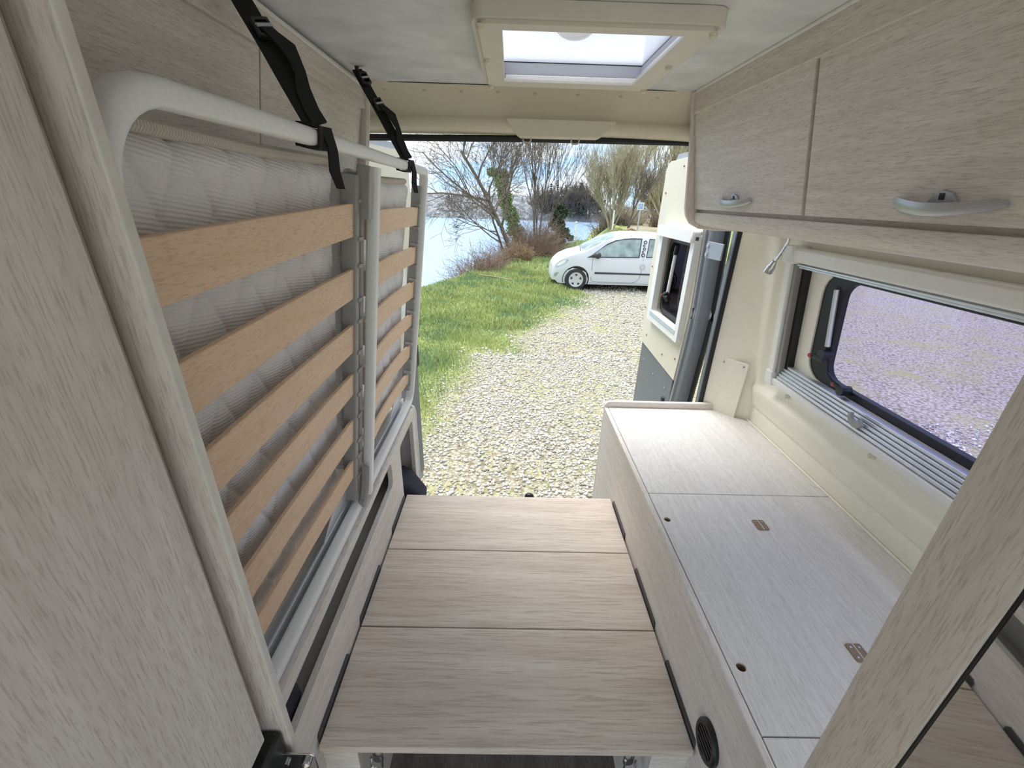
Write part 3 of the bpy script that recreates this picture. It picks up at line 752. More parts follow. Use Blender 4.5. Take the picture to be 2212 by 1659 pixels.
def handle(parent, y0, y1):
    """flat arched bar standing proud at its middle"""
    mb = MB(); n_ = 16; vs_ = []; fs = []
    for i in range(n_+1):
        t = i/n_; y = y1+(y0-y1)*t
        d = 0.004+0.020*math.sin(math.pi*min(1, t*1.02))**0.8
        hh = 0.0125*(1-0.35*t)*(0.45+0.55*min(1, math.sin(math.pi*min(max(t, 0.02), 0.985))*4)); v0 = 0.030-0.006*math.sin(math.pi*t)
        ring = []
        for k in range(10):
            a = 2*math.pi*k/10
            ring.append(hpt(y, v0+hh*math.sin(a), d+0.0035*math.cos(a)+0.002*math.sin(a)))
        vs_ += ring
    for i in range(n_):
        for j in range(10):
            a, b_ = i*10+j, i*10+(j+1) % 10; fs.append((a, b_, b_+10, a+10))
    fs += [tuple(reversed(range(10))), tuple(n_*10+j for j in range(10))]
    h_ = MB().add(vs_, fs).build('handle', 'silver', parent, smooth=60)
    yc = (y0+y1)/2+0.004
    MB().prism([(yc-0.030, 0.022), (yc+0.030, 0.022), (yc+0.014, 0.043), (yc, 0.047), (yc-0.014, 0.043)], lambda a, b_, d: hpt(a, b_, d), 0.0, 0.005).build('latch_plate', 'silver', h_, bevel=0.001)
    MB().prism([(yc-0.004, 0.034), (yc+0.004, 0.034), (yc+0.004, 0.043), (yc-0.004, 0.043)], lambda a, b_, d: hpt(a, b_, d), 0.005, 0.006).build('latch_slot', 'black_pl', h_)
d1 = rdoor(1.006, 1.597); d2_ = rdoor(0.405, 0.994)
handle(d1, 1.213, 1.392); handle(d2_, 0.585, 0.757)
rail = [(0.648, 1.522), (0.646, 1.508), (0.650, 1.497), (0.660, 1.487), (0.69, 1.477), (0.76, 1.474), (0.76, 1.48), (0.68, 1.50), (0.66, 1.522)]
MB().prism(rail, FY, 0.12, 1.598).build('bottom_rail', 'wood_y', RC, bevel=0.002, smooth=60)
ep = [(0.572, 1.878), (0.580, 1.82), (0.598, 1.68), (0.610, 1.57)]+[(0.614, 1.535), (0.622, 1.508), (0.640, 1.484), (0.675, 1.468), (0.73, 1.463)]+[(0.92, 1.463), (0.885, 1.878)]
MB().prism(ep, FY, 1.600, 1.618).build('end_panel', 'wood_z', RC, bevel=0.003, smooth=60)

# left overhead cabinet
LC = thing('overhead_cabinet', 'pale wood overhead locker behind the fold-up bed under the left ceiling edge', 'cabinet', (-0.70, 0.9, 1.46))
box('top_filler', 'wood_y', LC, -0.495, -0.477, 0.345, 1.60, 1.80, 1.872)
MB().prism([(-0.50, 1.87), (-0.507, 1.80), (-0.56, 1.50), (-0.62, 1.48), (-0.82, 1.48), (-0.785, 1.87)], FY, 0.345, 1.598).build('body', 'wood_y', LC)
for y0, y1 in ((0.345, 0.996), (1.001, 1.597)):
    MB().prism([(y0, 0.0), (y1, 0.0), (y1, 0.295), (y0, 0.295)], lambda a, b_, d: (-0.542+0.198*b_-d, a, 1.525+b_+d*0.198), 0.0, 0.015).build('door', 'wood_y', LC, bevel=0.0012)
MB().prism([(-0.462, 1.872), (-0.470, 1.80), (-0.489, 1.66), (-0.505, 1.55), (-0.53, 1.48), (-0.60, 1.465), (-0.82, 1.465), (-0.785, 1.872)], FY, 1.600, 1.618).build('end_panel', 'wood_z', LC, bevel=0.003, smooth=60)
MB().tube([(-0.464, 1.62, 1.865), (-0.472, 1.62, 1.79), (-0.491, 1.62, 1.65), (-0.51, 1.62, 1.54)], 0.004, 6).build('edging', 'white_pl', LC)

# wardrobe at the left foreground --------------------------------------
WD = thing('wardrobe', 'pale wood wardrobe side with white edging close to the camera on the left', 'wardrobe', (-0.5, 0.0, 0.70))
box('door', 'wood_z', WD, -0.3124, -0.2964, -0.6, 0.3086, 0.911, 1.875, bevel=0.0015)
box('carcass', 'wood_z', WD, -0.78, -0.3129, -0.6, 0.3275, 0.898, 1.876, bevel=0.001)
box('lip_panel', 'wood_z', WD, -0.78, -0.2830, 0.328, 0.338, 0.70, 1.876, bevel=0.001)
MB().prism([(-0.2829, 0.3276), (-0.2818, 0.3279), (-0.2810, 0.3295), (-0.2810, 0.3368), (-0.2818, 0.3386), (-0.2829, 0.339)], FZ, 0.70, 1.876).build('white_edging', 'edge', WD, smooth=60)
box('hinge_block', 'black_pl', WD, -0.314, -0.2867, 0.19, 0.3268, 0.80, 0.896, bevel=0.006)
box('base_panel', 'black_pl', WD, -0.78, -0.315, -0.6, 0.327, 0.70, 0.896)
lt = MB().prism(rrect(-0.302, -0.2455, 0.800, 0.8615, 0.006, 3), FY, 0.316, 0.3185).build('latch_plate', 'chrome', WD, bevel=0.0008)
MB().lathe([(0.007, 0.0), (0.007, 0.006), (0.004, 0.008)], 12, lambda a, b_, h: (-0.258+a, 0.316-h, 0.846+b_)).build('rivet', 'chrome', lt)
MB().lathe([(0.005, 0.0), (0.005, 0.004)], 12, lambda a, b_, h: (-0.286+a, 0.316-h, 0.842+b_)).build('rivet', 'chrome', lt)

# mirror door at the right foreground ------------------------------------
mn = Vector((0.996, -0.092, 0)).normalized(); mtv = Vector((0.092, 0.996, 0)).normalized()
M0 = Vector((0.397, 0.727, 0))
def mf(a, b_, d):      # a = along plane measured by y, b = z, d = depth behind the face
    q = M0+mtv*((a-0.727)/mtv.y)+mn*d
    return (q.x, q.y, b_)
MD = thing('mirror_door', 'pale wood door with inset mirror close to the camera on the right', 'door', mf(0.0, 0.02, 0.0))
MB().prism([(-0.5, 0.02), (0.271, 0.02), (0.271, 1.86), (-0.5, 1.86)], mf, 0.006, 0.030).build('leaf', 'wood_z', MD, bevel=0.002)
st = [(0.2035, 0.0065), (0.2035, 0.001), (0.206, 0.0), (0.262, 0.0), (0.268, 0.002), (0.271, 0.0065)]
MB().prism([(a, d) for a, d in st], lambda a, b_, d: mf(a, d, b_), 0.02, 1.86).build('stile', 'wood_z', MD, smooth=60)
MB().prism([(-0.5, 0.02), (0.2015, 0.02), (0.2015, 1.86), (-0.5, 1.86)], mf, 0.0042, 0.0052).build('mirror', 'mirror', MD)
MB().prism([(0.2017, 0.02), (0.2033, 0.02), (0.2033, 1.86), (0.2017, 1.86)], mf, 0.003, 0.0055).build('gap_seal', 'rubber', MD)

# roof hatch --------------------------------------------------------------
RH = thing('roof_hatch', 'cream roof hatch frame with white opal dome set in the ceiling', 'roof hatch', (0.155, 1.22, 1.845))
fo_ = rrect(-0.083, 0.396, 0.972, 1.475, 0.03); fo2 = rrect(-0.072, 0.385, 0.983, 1.463, 0.025)
hl = [(hx0, hy0), (hx1, hy0), (hx1, hy1), (hx0, hy1)]
MB().prism(fo_, FZ, 1.852, 1.8795, holes=[[(hx0-0.010, hy0-0.010), (hx1+0.039, hy0-0.010), (hx1+0.039, hy1+0.0555), (hx0-0.010, hy1+0.0555)]]).build('frame', 'hatch', RH, bevel=0.004, seg=3)
MB().prism(fo2, FZ, 1.845, 1.853, holes=[[(hx0+0.001, hy0+0.001), (hx1-0.001, hy0+0.001), (hx1-0.001, hy1-0.001), (hx0+0.001, hy1-0.001)]]).build('frame_face', 'hatch', RH, bevel=0.002)
for x, y in ((-0.066, 0.992), (0.376, 0.995), (-0.064, 1.21), (0.366, 1.215), (-0.066, 1.452), (0.375, 1.452)):
    MB().lathe([(0.008, 0.0), (0.0075, 0.007), (0.004, 0.010)], 10, lambda a, b_, h: (x+a, y+b_, 1.846-h)).build('screw_cap', 'cap', RH)
hb = [(hx0-0.003, hy0-0.003), (hx1+0.032, hy0-0.003), (hx1+0.032, hy1+0.05), (hx0-0.003, hy1+0.05)]
ho = [(hx0-0.009, hy0-0.009), (hx1+0.038, hy0-0.009), (hx1+0.038, hy1+0.056), (hx0-0.009, hy1+0.056)]
MB().prism(ho, FZ, 1.8535, 1.8745, holes=[hb]).build('blind_channel', 'inner_grey', RH)
MB().prism(ho, FZ, 1.875, 1.902, holes=[hb]).build('inner_frame', 'opal', RH)
MB().prism(ho, FZ, 1.9022, 1.9048, holes=[hb]).build('gasket', 'rubber', RH)
MB().prism(ho, FZ, 1.905, 1.985, holes=[hb]).build('dome_wall', 'opal', RH)
MB().prism(ho, FZ, 1.985, 2.025, holes=[[(x*1.0, y) for x, y in hb]]).build('dome_rim', 'opal', RH)
MB().prism([(hx0-0.014, hy0-0.014), (hx1+0.045, hy0-0.014), (hx1+0.045, hy1+0.060), (hx0-0.014, hy1+0.060)], FZ, 2.0252, 2.031).build('dome', 'opal', RH, bevel=0.002)
MB().box(hx0+0.001, hx1+0.02, hy1+0.012, hy1+0.034, 1.8525, 1.866).build('blind_bar', 'white_pl', RH, bevel=0.003)
MB().box(hx0+0.001, hx1+0.02, hy1+0.0115, hy1+0.0119, 1.8525, 1.8555).build('blind_edge', 'rubber', RH)
MB().prism([(hy0+0.01, 1.852), (hy1+0.045, 1.852), (hy1+0.045, 1.870), (hy0+0.01, 1.870)], FX, hx1+0.012, hx1+0.030).build('side_rail', 'alu', RH, bevel=0.002)
MB().lathe([(0.066, 0.0), (0.064, 0.008), (0.050, 0.016), (0.030, 0.018), (0.028, 0.024), (0.016, 0.026)], 28, lambda a, b_, h: (0.165+a, hy1+0.049-h, 2.008+b_*0.8)).build('handle_boss', 'white_pl', RH)

# gooseneck reading lamp ----------------------------------------------------
RL = thing('reading_lamp', 'small chrome gooseneck reading lamp hanging under the overhead locker', 'lamp', (0.90, 1.43, 1.34))
MB().tube([(0.90, 1.425, 1.474), (0.90, 1.43, 1.445), (0.898, 1.442, 1.415), (0.896, 1.458, 1.390), (0.895, 1.467, 1.376)], 0.0045, 8).build('gooseneck', 'chrome', RL)
MB().tube([(0.895, 1.466, 1.380), (0.894, 1.472, 1.366), (0.894, 1.474, 1.362), (0.893, 1.484, 1.342)], [0.008, 0.012, 0.014, 0.016], 14).build('lamp_head', 'chrome', RL)
MB().tube([(0.893, 1.4842, 1.3416), (0.8929, 1.4846, 1.3408)], 0.012, 14).build('lens', 'white_pl', RL)
MB().lathe([(0.014, 0.0), (0.013, 0.005), (0.006, 0.006)], 12, lambda a, b_, h: (0.90+a, 1.425+b_, 1.4775-h)).build('base_plate', 'chrome', RL)

# small loose things -----------------------------------------------------------
bag = MB()
bag.add([(-0.455, 1.385, 0.335), (-0.33, 1.47, 0.345), (-0.345, 1.56, 0.34), (-0.46, 1.56, 0.335), (-0.45, 1.40, 0.47), (-0.40, 1.44, 0.435), (-0.40, 1.55, 0.44), (-0.45, 1.55, 0.475)],
        [(3, 2, 1, 0), (4, 5, 6, 7), (0, 1, 5, 4), (1, 2, 6, 5), (2, 3, 7, 6), (3, 0, 4, 7)])
o = bag.build('fabric_pouch', 'navy', bevel=0.012, seg=3); tag(o, 'black fabric pouch poking out beside the rearmost aisle board', 'pouch')
o = MB().prism([(0.463, 0.567), (0.56, 0.567), (0.556, 0.61), (0.52, 0.665), (0.463, 0.67)], FX, -0.458, -0.416).build('cloth_bag', 'navy', bevel=0.014, seg=3); tag(o, 'dark navy cloth stuffed in the near end of the cabinet slot', 'cloth')
o = MB().lathe([(0.026, 0.06), (0.026, 0.15), (0.022, 0.172), (0.012, 0.182)], 14, lambda a, b_, h: (0.129+a, 1.73+b_*0.7, h)).build('door_stop', 'black_pl', smooth=60); tag(o, 'black rubber door stop on the rear sill', 'door stop')
for x, y, lab in ((-0.379, 0.697, 'chrome floor latch at the left under the nearest aisle board'), (0.445, 0.70, 'chrome floor latch at the right under the nearest aisle board')):
    xx = -0.285 if x < 0 else 0.315
    T = thing('floor_latch', lab, 'latch', (xx, 0.56, 0.30), 'chrome latches under the boards')
    MB().prism(rrect(xx-0.012, xx+0.012, 0.30, 0.375, 0.010, 4), FY, 0.56, 0.563).build('plate', 'chrome', T)
    MB().lathe([(0.008, 0), (0.006, 0.005)], 10, lambda a, b_, h: (xx+a, 0.56-h, 0.36+b_)).build('screw', 'chrome', T)
    MB().tube([(xx-0.012, 0.552, 0.34), (xx-0.013, 0.548, 0.31), (xx, 0.546, 0.30), (xx+0.013, 0.548, 0.31), (xx+0.012, 0.552, 0.34)], 0.003, 6).build('hasp', 'chrome', T)

#@@OUT

# ================================================================== OUTDOORS
G = -0.68           # parking ground
WAT = -3.0          # lake level
def lerp_table(tab, y):
    ks = [k for k, _ in tab]; vs_ = [v for _, v in tab]
    return np.interp(y, ks, vs_)
EDGE = [(-20, -9.0), (0.5, -6.0), (1.5, -2.0), (2.2, -1.15), (3.0, -0.95), (3.8, -0.80), (4.6, -0.80), (5.5, -0.55), (6.5, -0.15), (7.5, 0.25), (8.3, 0.55), (9.3, 1.15), (10.3, 1.75), (11.2, 2.1), (12.0, 2.2), (13.2, 2.5), (14.0, 9.0), (15.0, 60.0), (90, 60.0)]
SHORE = [(-20, -3.4), (3, -3.0), (8, -2.75), (10.7, -2.35), (12.5, -1.42), (14.2, -0.75), (16.1, 0.0), (19.5, 1.15), (23.5, 2.43), (26.5, 4.3), (28.2, 5.8), (31, 6.9), (34.5, 7.6), (42, 9.5), (50, 11.5), (62, 14.0), (80, 18.0), (95, 22)]

def ground_z(x, y):
    d = lerp_table(SHORE, y)-x                      # >0 beyond the bank
    z = G-np.clip(d, 0, None)*0.75
    z = z+0.10*np.exp(-((d+0.5)/0.7)**2)*(y > 6)
    far = np.clip((y-14)/30, 0, 1)
    z = z-0.25*far*(d < 0)+0.35*np.exp(-((x-9.0)/2.2)**2-((y-33.0)/4.0)**2)
    return np.maximum(z, WAT-0.6)

def grassiness(x, y):
    d = lerp_table(EDGE, y)-x
    n_ = 0.35*np.sin(x*2.3+1.7*np.sin(y*1.1))+0.3*np.sin(y*2.9+2.2*np.sin(x*1.7+0.6))+0.25*np.sin(3.7*x+4.1*y)
    g = 1/(1+np.exp(-(d+0.36*n_-0.05)*3.2))
    road = np.exp(-((x-(11.5+0.28*(y-38)))/2.0)**6)*(y > 30)
    return np.clip(g*(1-road), 0, 1)

def attr_mat(name, build):
    mt, n, b = new_mat(name); build(n, b); return mt

def ground_nodes(n, b):
    at = n.nodes.new('ShaderNodeAttribute'); at.attribute_name = 'grass'
    t = n.nodes.new('ShaderNodeTexCoord')
    def nz_(scale, det=5, ro=0.6):
        z = n.nodes.new('ShaderNodeTexNoise'); z.inputs['Scale'].default_value = scale
        z.inputs['Detail'].default_value = det; z.inputs['Roughness'].default_value = ro
        n.links.new(t.outputs['Object'], z.inputs['Vector']); return z
    def ramp(src, pts):
        r = n.nodes.new('ShaderNodeValToRGB')
        while len(r.color_ramp.elements) < len(pts): r.color_ramp.elements.new(0.5)
        for e, (p_, c) in zip(r.color_ramp.elements, pts): e.position = p_; e.color = c
        n.links.new(src, r.inputs['Fac']); return r
    vor = n.nodes.new('ShaderNodeTexVoronoi'); vor.inputs['Scale'].default_value = 26
    n.links.new(t.outputs['Object'], vor.inputs['Vector'])
    grav = ramp(vor.outputs['Distance'], [(0.0, srgb(190, 184, 170)), (0.45, srgb(158, 150, 132)), (0.8, srgb(118, 110, 90))])
    patch = ramp(nz_(1.3, 8, 0.72).outputs['Fac'], [(0.48, (0, 0, 0, 1)), (0.66, (1, 1, 1, 1))])
    moss = n.nodes.new('ShaderNodeMix'); moss.data_type = 'RGBA'
    moss.inputs['B'].default_value = srgb(152, 148, 100)
    pm = n.nodes.new('ShaderNodeMath'); pm.operation = 'MULTIPLY'; pm.inputs[1].default_value = 0.8
    n.links.new(patch.outputs['Color'], pm.inputs[0]); n.links.new(pm.outputs[0], moss.inputs['Factor'])
    n.links.new(grav.outputs['Color'], moss.inputs['A'])
    gr = ramp(nz_(7, 8, 0.7).outputs['Fac'], [(0.3, srgb(112, 122, 74)), (0.55, srgb(140, 148, 92)), (0.75, srgb(164, 160, 110))])
    mix = n.nodes.new('ShaderNodeMix'); mix.data_type = 'RGBA'
    ad = n.nodes.new('ShaderNodeMath'); ad.operation = 'ADD'
    fine = n.nodes.new('ShaderNodeMath'); fine.operation = 'MULTIPLY_ADD'; fine.inputs[1].default_value = 0.9; fine.inputs[2].default_value = -0.45
    n.links.new(nz_(30, 6, 0.7).outputs['Fac'], fine.inputs[0])
    n.links.new(at.outputs['Fac'], ad.inputs[0]); n.links.new(fine.outputs[0], ad.inputs[1])
    mr = ramp(ad.outputs[0], [(0.30, (0, 0, 0, 1)), (0.62, (1, 1, 1, 1))])
    n.links.new(mr.outputs['Color'], mix.inputs['Factor'])
    n.links.new(moss.outputs['Result'], mix.inputs['A']); n.links.new(gr.outputs['Color'], mix.inputs['B'])
    n.links.new(mix.outputs['Result'], b.inputs['Base Color'])
    b.inputs['Roughness'].default_value = 0.95; b.inputs['Specular IOR Level'].default_value = 0.1
    bpn = n.nodes.new('ShaderNodeBump'); bpn.inputs['Distance'].default_value = 0.02; bpn.inputs['Strength'].default_value = 0.8
    n.links.new(vor.outputs['Distance'], bpn.inputs['Height']); bpn.invert = True
    n.links.new(bpn.outputs['Normal'], b.inputs['Normal'])
M['ground'] = attr_mat('gravel and grass ground', ground_nodes)

def np_mesh(name, verts, faces_flat, per, mat, smooth=False):
    """fast mesh from numpy arrays; per = vertices per face"""
    me = bpy.data.meshes.new(name)
    nv_, nf = len(verts), len(faces_flat)//per
    me.vertices.add(nv_); me.vertices.foreach_set('co', np.asarray(verts, dtype=np.float32).ravel())
    me.loops.add(nf*per); me.loops.foreach_set('vertex_index', np.asarray(faces_flat, dtype=np.int32))
    me.polygons.add(nf)
    me.polygons.foreach_set('loop_start', np.arange(0, nf*per, per, dtype=np.int32))
    if smooth: me.polygons.foreach_set('use_smooth', np.ones(nf, dtype=bool))
    me.update(calc_edges=True); me.validate()
    me.materials.append(M[mat] if isinstance(mat, str) else mat)
    return me

def np_obj(name, verts, faces_flat, per, mat, parent=None, origin=(0, 0, 0), smooth=False):
    base = np.array(WLOC[parent.name] if parent else origin)
    ob = bpy.data.objects.new(name, np_mesh(name, np.asarray(verts)-base, faces_flat, per, mat, smooth))
    COL.objects.link(ob)
    if parent: ob.parent = parent
    else: ob.location = tuple(base)
    WLOC[ob.name] = tuple(base)
    return ob

xs_ = np.unique(np.concatenate([np.arange(-30, -5, 1.5), np.arange(-5, 8, 0.16), np.arange(8, 20, 0.5), np.arange(20, 62, 3)]))
ys_ = np.unique(np.concatenate([np.arange(-14, -2, 1.5), np.arange(-2, 16, 0.16), np.arange(16, 45, 0.5), np.arange(45, 76, 3)]))
XX, YY = np.meshgrid(xs_, ys_, indexing='ij')
ZZ = ground_z(XX, YY)
VV = np.stack([XX, YY, ZZ], -1).reshape(-1, 3)
nx_, ny_ = XX.shape
ii, jj = np.meshgrid(np.arange(nx_-1), np.arange(ny_-1), indexing='ij')
a_ = (ii*ny_+jj).ravel()
FF = np.stack([a_, a_+ny_, a_+ny_+1, a_+1], 1).ravel()
gnd = np_obj('ground', VV, FF, 4, 'ground', smooth=True)
att = gnd.data.attributes.new('grass', 'FLOAT', 'POINT'); att.data.foreach_set('value', grassiness(XX, YY).ravel().astype(np.float32))
struct(gnd, 'gravel parking ground running into a grassy lake bank')

# lake
def water_nodes(n, b):
    t = n.nodes.new('ShaderNodeTexCoord'); mpn = n.nodes.new('ShaderNodeMapping'); mpn.inputs['Scale'].default_value = (1.2, 3.0, 1)
    z = n.nodes.new('ShaderNodeTexNoise'); z.inputs['Scale'].default_value = 1.2; z.inputs['Detail'].default_value = 4
    n.links.new(t.outputs['Object'], mpn.inputs['Vector']); n.links.new(mpn.outputs['Vector'], z.inputs['Vector'])
    bpn = n.nodes.new('ShaderNodeBump'); bpn.inputs['Distance'].default_value = 0.15; bpn.inputs['Strength'].default_value = 0.5
    n.links.new(z.outputs['Fac'], bpn.inputs['Height']); n.links.new(bpn.outputs['Normal'], b.inputs['Normal'])
    r = n.nodes.new('ShaderNodeValToRGB'); r.color_ramp.elements[0].color = srgb(128, 154, 184); r.color_ramp.elements[1].color = srgb(164, 186, 206)
    n.links.new(z.outputs['Fac'], r.inputs['Fac']); n.links.new(r.outputs['Color'], b.inputs['Base Color'])
    b.inputs['Roughness'].default_value = 0.22; b.inputs['Specular IOR Level'].default_value = 0.3
M['water'] = attr_mat('pale lake water', water_nodes)
o = MB().add([(-140, -14, WAT), (60, -14, WAT), (60, 150, WAT), (-140, 150, WAT)], [(0, 1, 2, 3)]).build('lake', 'water', smooth=0)
struct(o, 'pale blue lake water beyond the grassy bank')

# wooded hill on the far shore
def hill_nodes(n, b):
    t = n.nodes.new('ShaderNodeTexCoord')
    z = n.nodes.new('ShaderNodeTexNoise'); z.inputs['Scale'].default_value = 0.9; z.inputs['Detail'].default_value = 8; z.inputs['Roughness'].default_value = 0.7
    n.links.new(t.outputs['Object'], z.inputs['Vector'])
    r = n.nodes.new('ShaderNodeValToRGB')
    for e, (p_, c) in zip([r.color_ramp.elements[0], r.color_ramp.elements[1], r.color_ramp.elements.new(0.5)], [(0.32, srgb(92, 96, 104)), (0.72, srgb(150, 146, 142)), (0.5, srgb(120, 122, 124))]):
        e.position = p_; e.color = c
    n.links.new(z.outputs['Fac'], r.inputs['Fac']); n.links.new(r.outputs['Color'], b.inputs['Base Color'])
    b.inputs['Roughness'].default_value = 1.0; b.inputs['Specular IOR Level'].default_value = 0.0
M['hill'] = attr_mat('bare woodland on hill', hill_nodes)
def fbm(x, y):
    return (np.sin(x*0.21+1.3)*0.5+np.sin(x*0.47+y*0.13)*0.3+np.sin(x*1.1+y*0.9)*0.16+np.sin(x*2.3-y*1.7)*0.10+np.sin(x*4.9+y*3.1)*0.07)
hx_ = np.arange(-130, 60, 0.6); hy_ = np.concatenate([np.arange(104, 122, 0.7), [125, 130, 138]])
HX, HY = np.meshgrid(hx_, hy_, indexing='ij')
prof_ = np.clip((HY-104)/9, 0, 1)**0.7
crest = 4.3+0.9*np.sin((HX+40)*0.045)+0.45*fbm(HX, HY)+np.clip((-HX-10)*0.02, 0, 1.2)-np.clip((HX-6)*0.05, 0, 1.4)
HZ = WAT-0.1+prof_*crest+0.25*np.sin(HX*3.1)*np.sin(HY*2.7)*(HY > 104.5)
nx_, ny_ = HX.shape
ii, jj = np.meshgrid(np.arange(nx_-1), np.arange(ny_-1), indexing='ij'); a_ = (ii*ny_+jj).ravel()
o = np_obj('hill', np.stack([HX, HY, HZ], -1).reshape(-1, 3), np.stack([a_, a_+ny_, a_+ny_+1, a_+1], 1).ravel(), 4, 'hill', origin=(0, 104, WAT))
struct(o, 'hazy wooded hill along the far shore of the lake')

# gravel stones -------------------------------------------------------
def stone_nodes(n, b):
    gm = n.nodes.new('ShaderNodeNewGeometry'); r = n.nodes.new('ShaderNodeValToRGB')
    pts = [(0.0, srgb(140, 133, 118)), (0.25, srgb(176, 171, 160)), (0.6, srgb(198, 194, 186)), (1.0, srgb(222, 219, 214))]
    while len(r.color_ramp.elements) < 4: r.color_ramp.elements.new(0.5)
    for e, (p_, c) in zip(r.color_ramp.elements, pts): e.position = p_; e.color = c
    n.links.new(gm.outputs['Random Per Island'], r.inputs['Fac']); n.links.new(r.outputs['Color'], b.inputs['Base Color'])
    b.inputs['Roughness'].default_value = 0.9
M['stone'] = attr_mat('limestone chips', stone_nodes)
def scatter(n_, x0, x1, y0, y1):
    return rng.uniform(x0, x1, n_), rng.uniform(y0, y1, n_)
px_, py_ = [], []
for n_, q in ((17000, (-1.3, 1.9, 2.1, 6.2)), (13000, (-0.8, 3.6, 6.2, 12.5)), (9000, (1.7, 5.6, -0.8, 4.2))):
    a, b_ = scatter(n_, *q); keep = rng.uniform(0, 1, n_) > np.clip(grassiness(a, b_)*1.25+0.28*np.clip(np.sin(a*2.1+1.5*np.sin(b_*1.3))*np.sin(b_*1.7+a), 0, 1), 0, 0.97)
    px_.append(a[keep]); py_.append(b_[keep])
px_ = np.concatenate(px_); py_ = np.concatenate(py_); N = len(px_)
base8 = np.array([(1, 0, 0), (0.2, 0.9, 0.05), (-0.9, 0.3, 0), (-0.3, -0.95, 0), (0.1, 0.05, 0.75), (0, 0, -0.6)])
tri8 = np.array([(0, 1, 4), (1, 2, 4), (2, 3, 4), (3, 0, 4), (1, 0, 5), (2, 1, 5), (3, 2, 5), (0, 3, 5)])
sz = (0.009+0.016*rng.uniform(0, 1, N)**2.2)*np.where(py_ > 6, 1.25, 1.0)
an = rng.uniform(0, 2*np.pi, N); ca_, sa_ = np.cos(an), np.sin(an)
loc = base8[None]*sz[:, None, None]*rng.uniform(0.65, 1.35, (N, 6, 1))
vx = loc[..., 0]*ca_[:, None]-loc[..., 1]*sa_[:, None]+px_[:, None]
vy_ = loc[..., 0]*sa_[:, None]+loc[..., 1]*ca_[:, None]+py_[:, None]
vz_ = loc[..., 2]+ground_z(px_, py_)[:, None]+0.2*sz[:, None]
o = np_obj('gravel', np.stack([vx, vy_, vz_], -1).reshape(-1, 3), (tri8[None]+6*np.arange(N)[:, None, None]).ravel(), 3, 'stone')
tag(o, 'pale limestone gravel chips covering the parking ground', 'gravel', kind='stuff')

# grass blades ----------------------------------------------------------
def grass_nodes(n, b):
    gm = n.nodes.new('ShaderNodeNewGeometry'); t = n.nodes.new('ShaderNodeTexCoord')
    def ramp(src, pts):
        r = n.nodes.new('ShaderNodeValToRGB')
        while len(r.color_ramp.elements) < len(pts): r.color_ramp.elements.new(0.5)
        for e, (p_, c) in zip(r.color_ramp.elements, pts): e.position = p_; e.color = c
        n.links.new(src, r.inputs['Fac']); return r
    ra = ramp(gm.outputs['Random Per Island'], [(0.0, srgb(128, 146, 86)), (0.45, srgb(168, 180, 108)), (0.85, srgb(194, 200, 134)), (1.0, srgb(214, 206, 160))])
    rb = ramp(gm.outputs['Random Per Island'], [(0.0, srgb(96, 124, 84)), (0.5, srgb(124, 152, 104)), (1.0, srgb(156, 178, 132))])
    z = n.nodes.new('ShaderNodeTexNoise'); z.inputs['Scale'].default_value = 1.1; z.inputs['Detail'].default_value = 5; z.inputs['Roughness'].default_value = 0.65
    n.links.new(t.outputs['Object'], z.inputs['Vector'])
    f = ramp(z.outputs['Fac'], [(0.48, (0, 0, 0, 1)), (0.62, (1, 1, 1, 1))])
    mix = n.nodes.new('ShaderNodeMix'); mix.data_type = 'RGBA'
    n.links.new(f.outputs['Color'], mix.inputs['Factor']); n.links.new(ra.outputs['Color'], mix.inputs['A']); n.links.new(rb.outputs['Color'], mix.inputs['B'])
    n.links.new(mix.outputs['Result'], b.inputs['Base Color'])
    b.inputs['Roughness'].default_value = 0.7
M['grass'] = attr_mat('grass blades', grass_nodes)
def blades(n_, x0, x1, y0, y1, h0, w0):
    a, b_ = scatter(n_, x0, x1, y0, y1); g = grassiness(a, b_)
    on = (a > lerp_table(SHORE, b_)-0.5)
    tuft = 0.55+0.45*np.sin(a*3.1+2*np.sin(b_*1.9))*np.sin(b_*2.6+1.4*np.sin(a*2.3))
    keep = on & (rng.uniform(0, 1, n_) < g*1.1+0.035) & ~((a > 1.9) & (b_ > 10.9) & (b_ < 13.2) & (a < 4.6))
    a, b_, g, tuft = a[keep], b_[keep], g[keep], tuft[keep]; k = len(a)
    h = h0*(0.35+0.9*tuft**2)*rng.uniform(0.5, 1.2, k)*np.clip(g*1.2, 0.22, 1)
    w = w0*rng.uniform(0.6, 1.3, k); th = rng.uniform(0, 2*np.pi, k); ln = rng.uniform(0.1, 0.75, k)*h; ld = rng.uniform(0, 2*np.pi, k)
    z = ground_z(a, b_)
    c, s_ = np.cos(th)*w, np.sin(th)*w
    p0 = np.stack([a-c, b_-s_, z-0.01], 1); p1 = np.stack([a+c, b_+s_, z-0.01], 1)
    mx, my = a+np.cos(ld)*ln*0.35, b_+np.sin(ld)*ln*0.35
    p2 = np.stack([mx+c*0.7, my+s_*0.7, z+h*0.6], 1); p3 = np.stack([mx-c*0.7, my-s_*0.7, z+h*0.6], 1)
    p4 = np.stack([a+np.cos(ld)*ln, b_+np.sin(ld)*ln, z+h], 1)
    return np.stack([p0, p1, p2, p3, p4], 1).reshape(-1, 3)
BV = np.concatenate([blades(75000, -1.9, 1.6, 2.3, 8.5, 0.11, 0.0035), blades(70000, -2.9, 2.6, 7.5, 14.5, 0.15, 0.006), blades(45000, -1.5, 9.0, 14, 35, 0.16, 0.013), blades(5000, 7.0, 13.0, 28, 42, 0.2, 0.02)])
nb = len(BV)//5
fq = np.array([(0, 1, 2), (0, 2, 3), (3, 2, 4)])
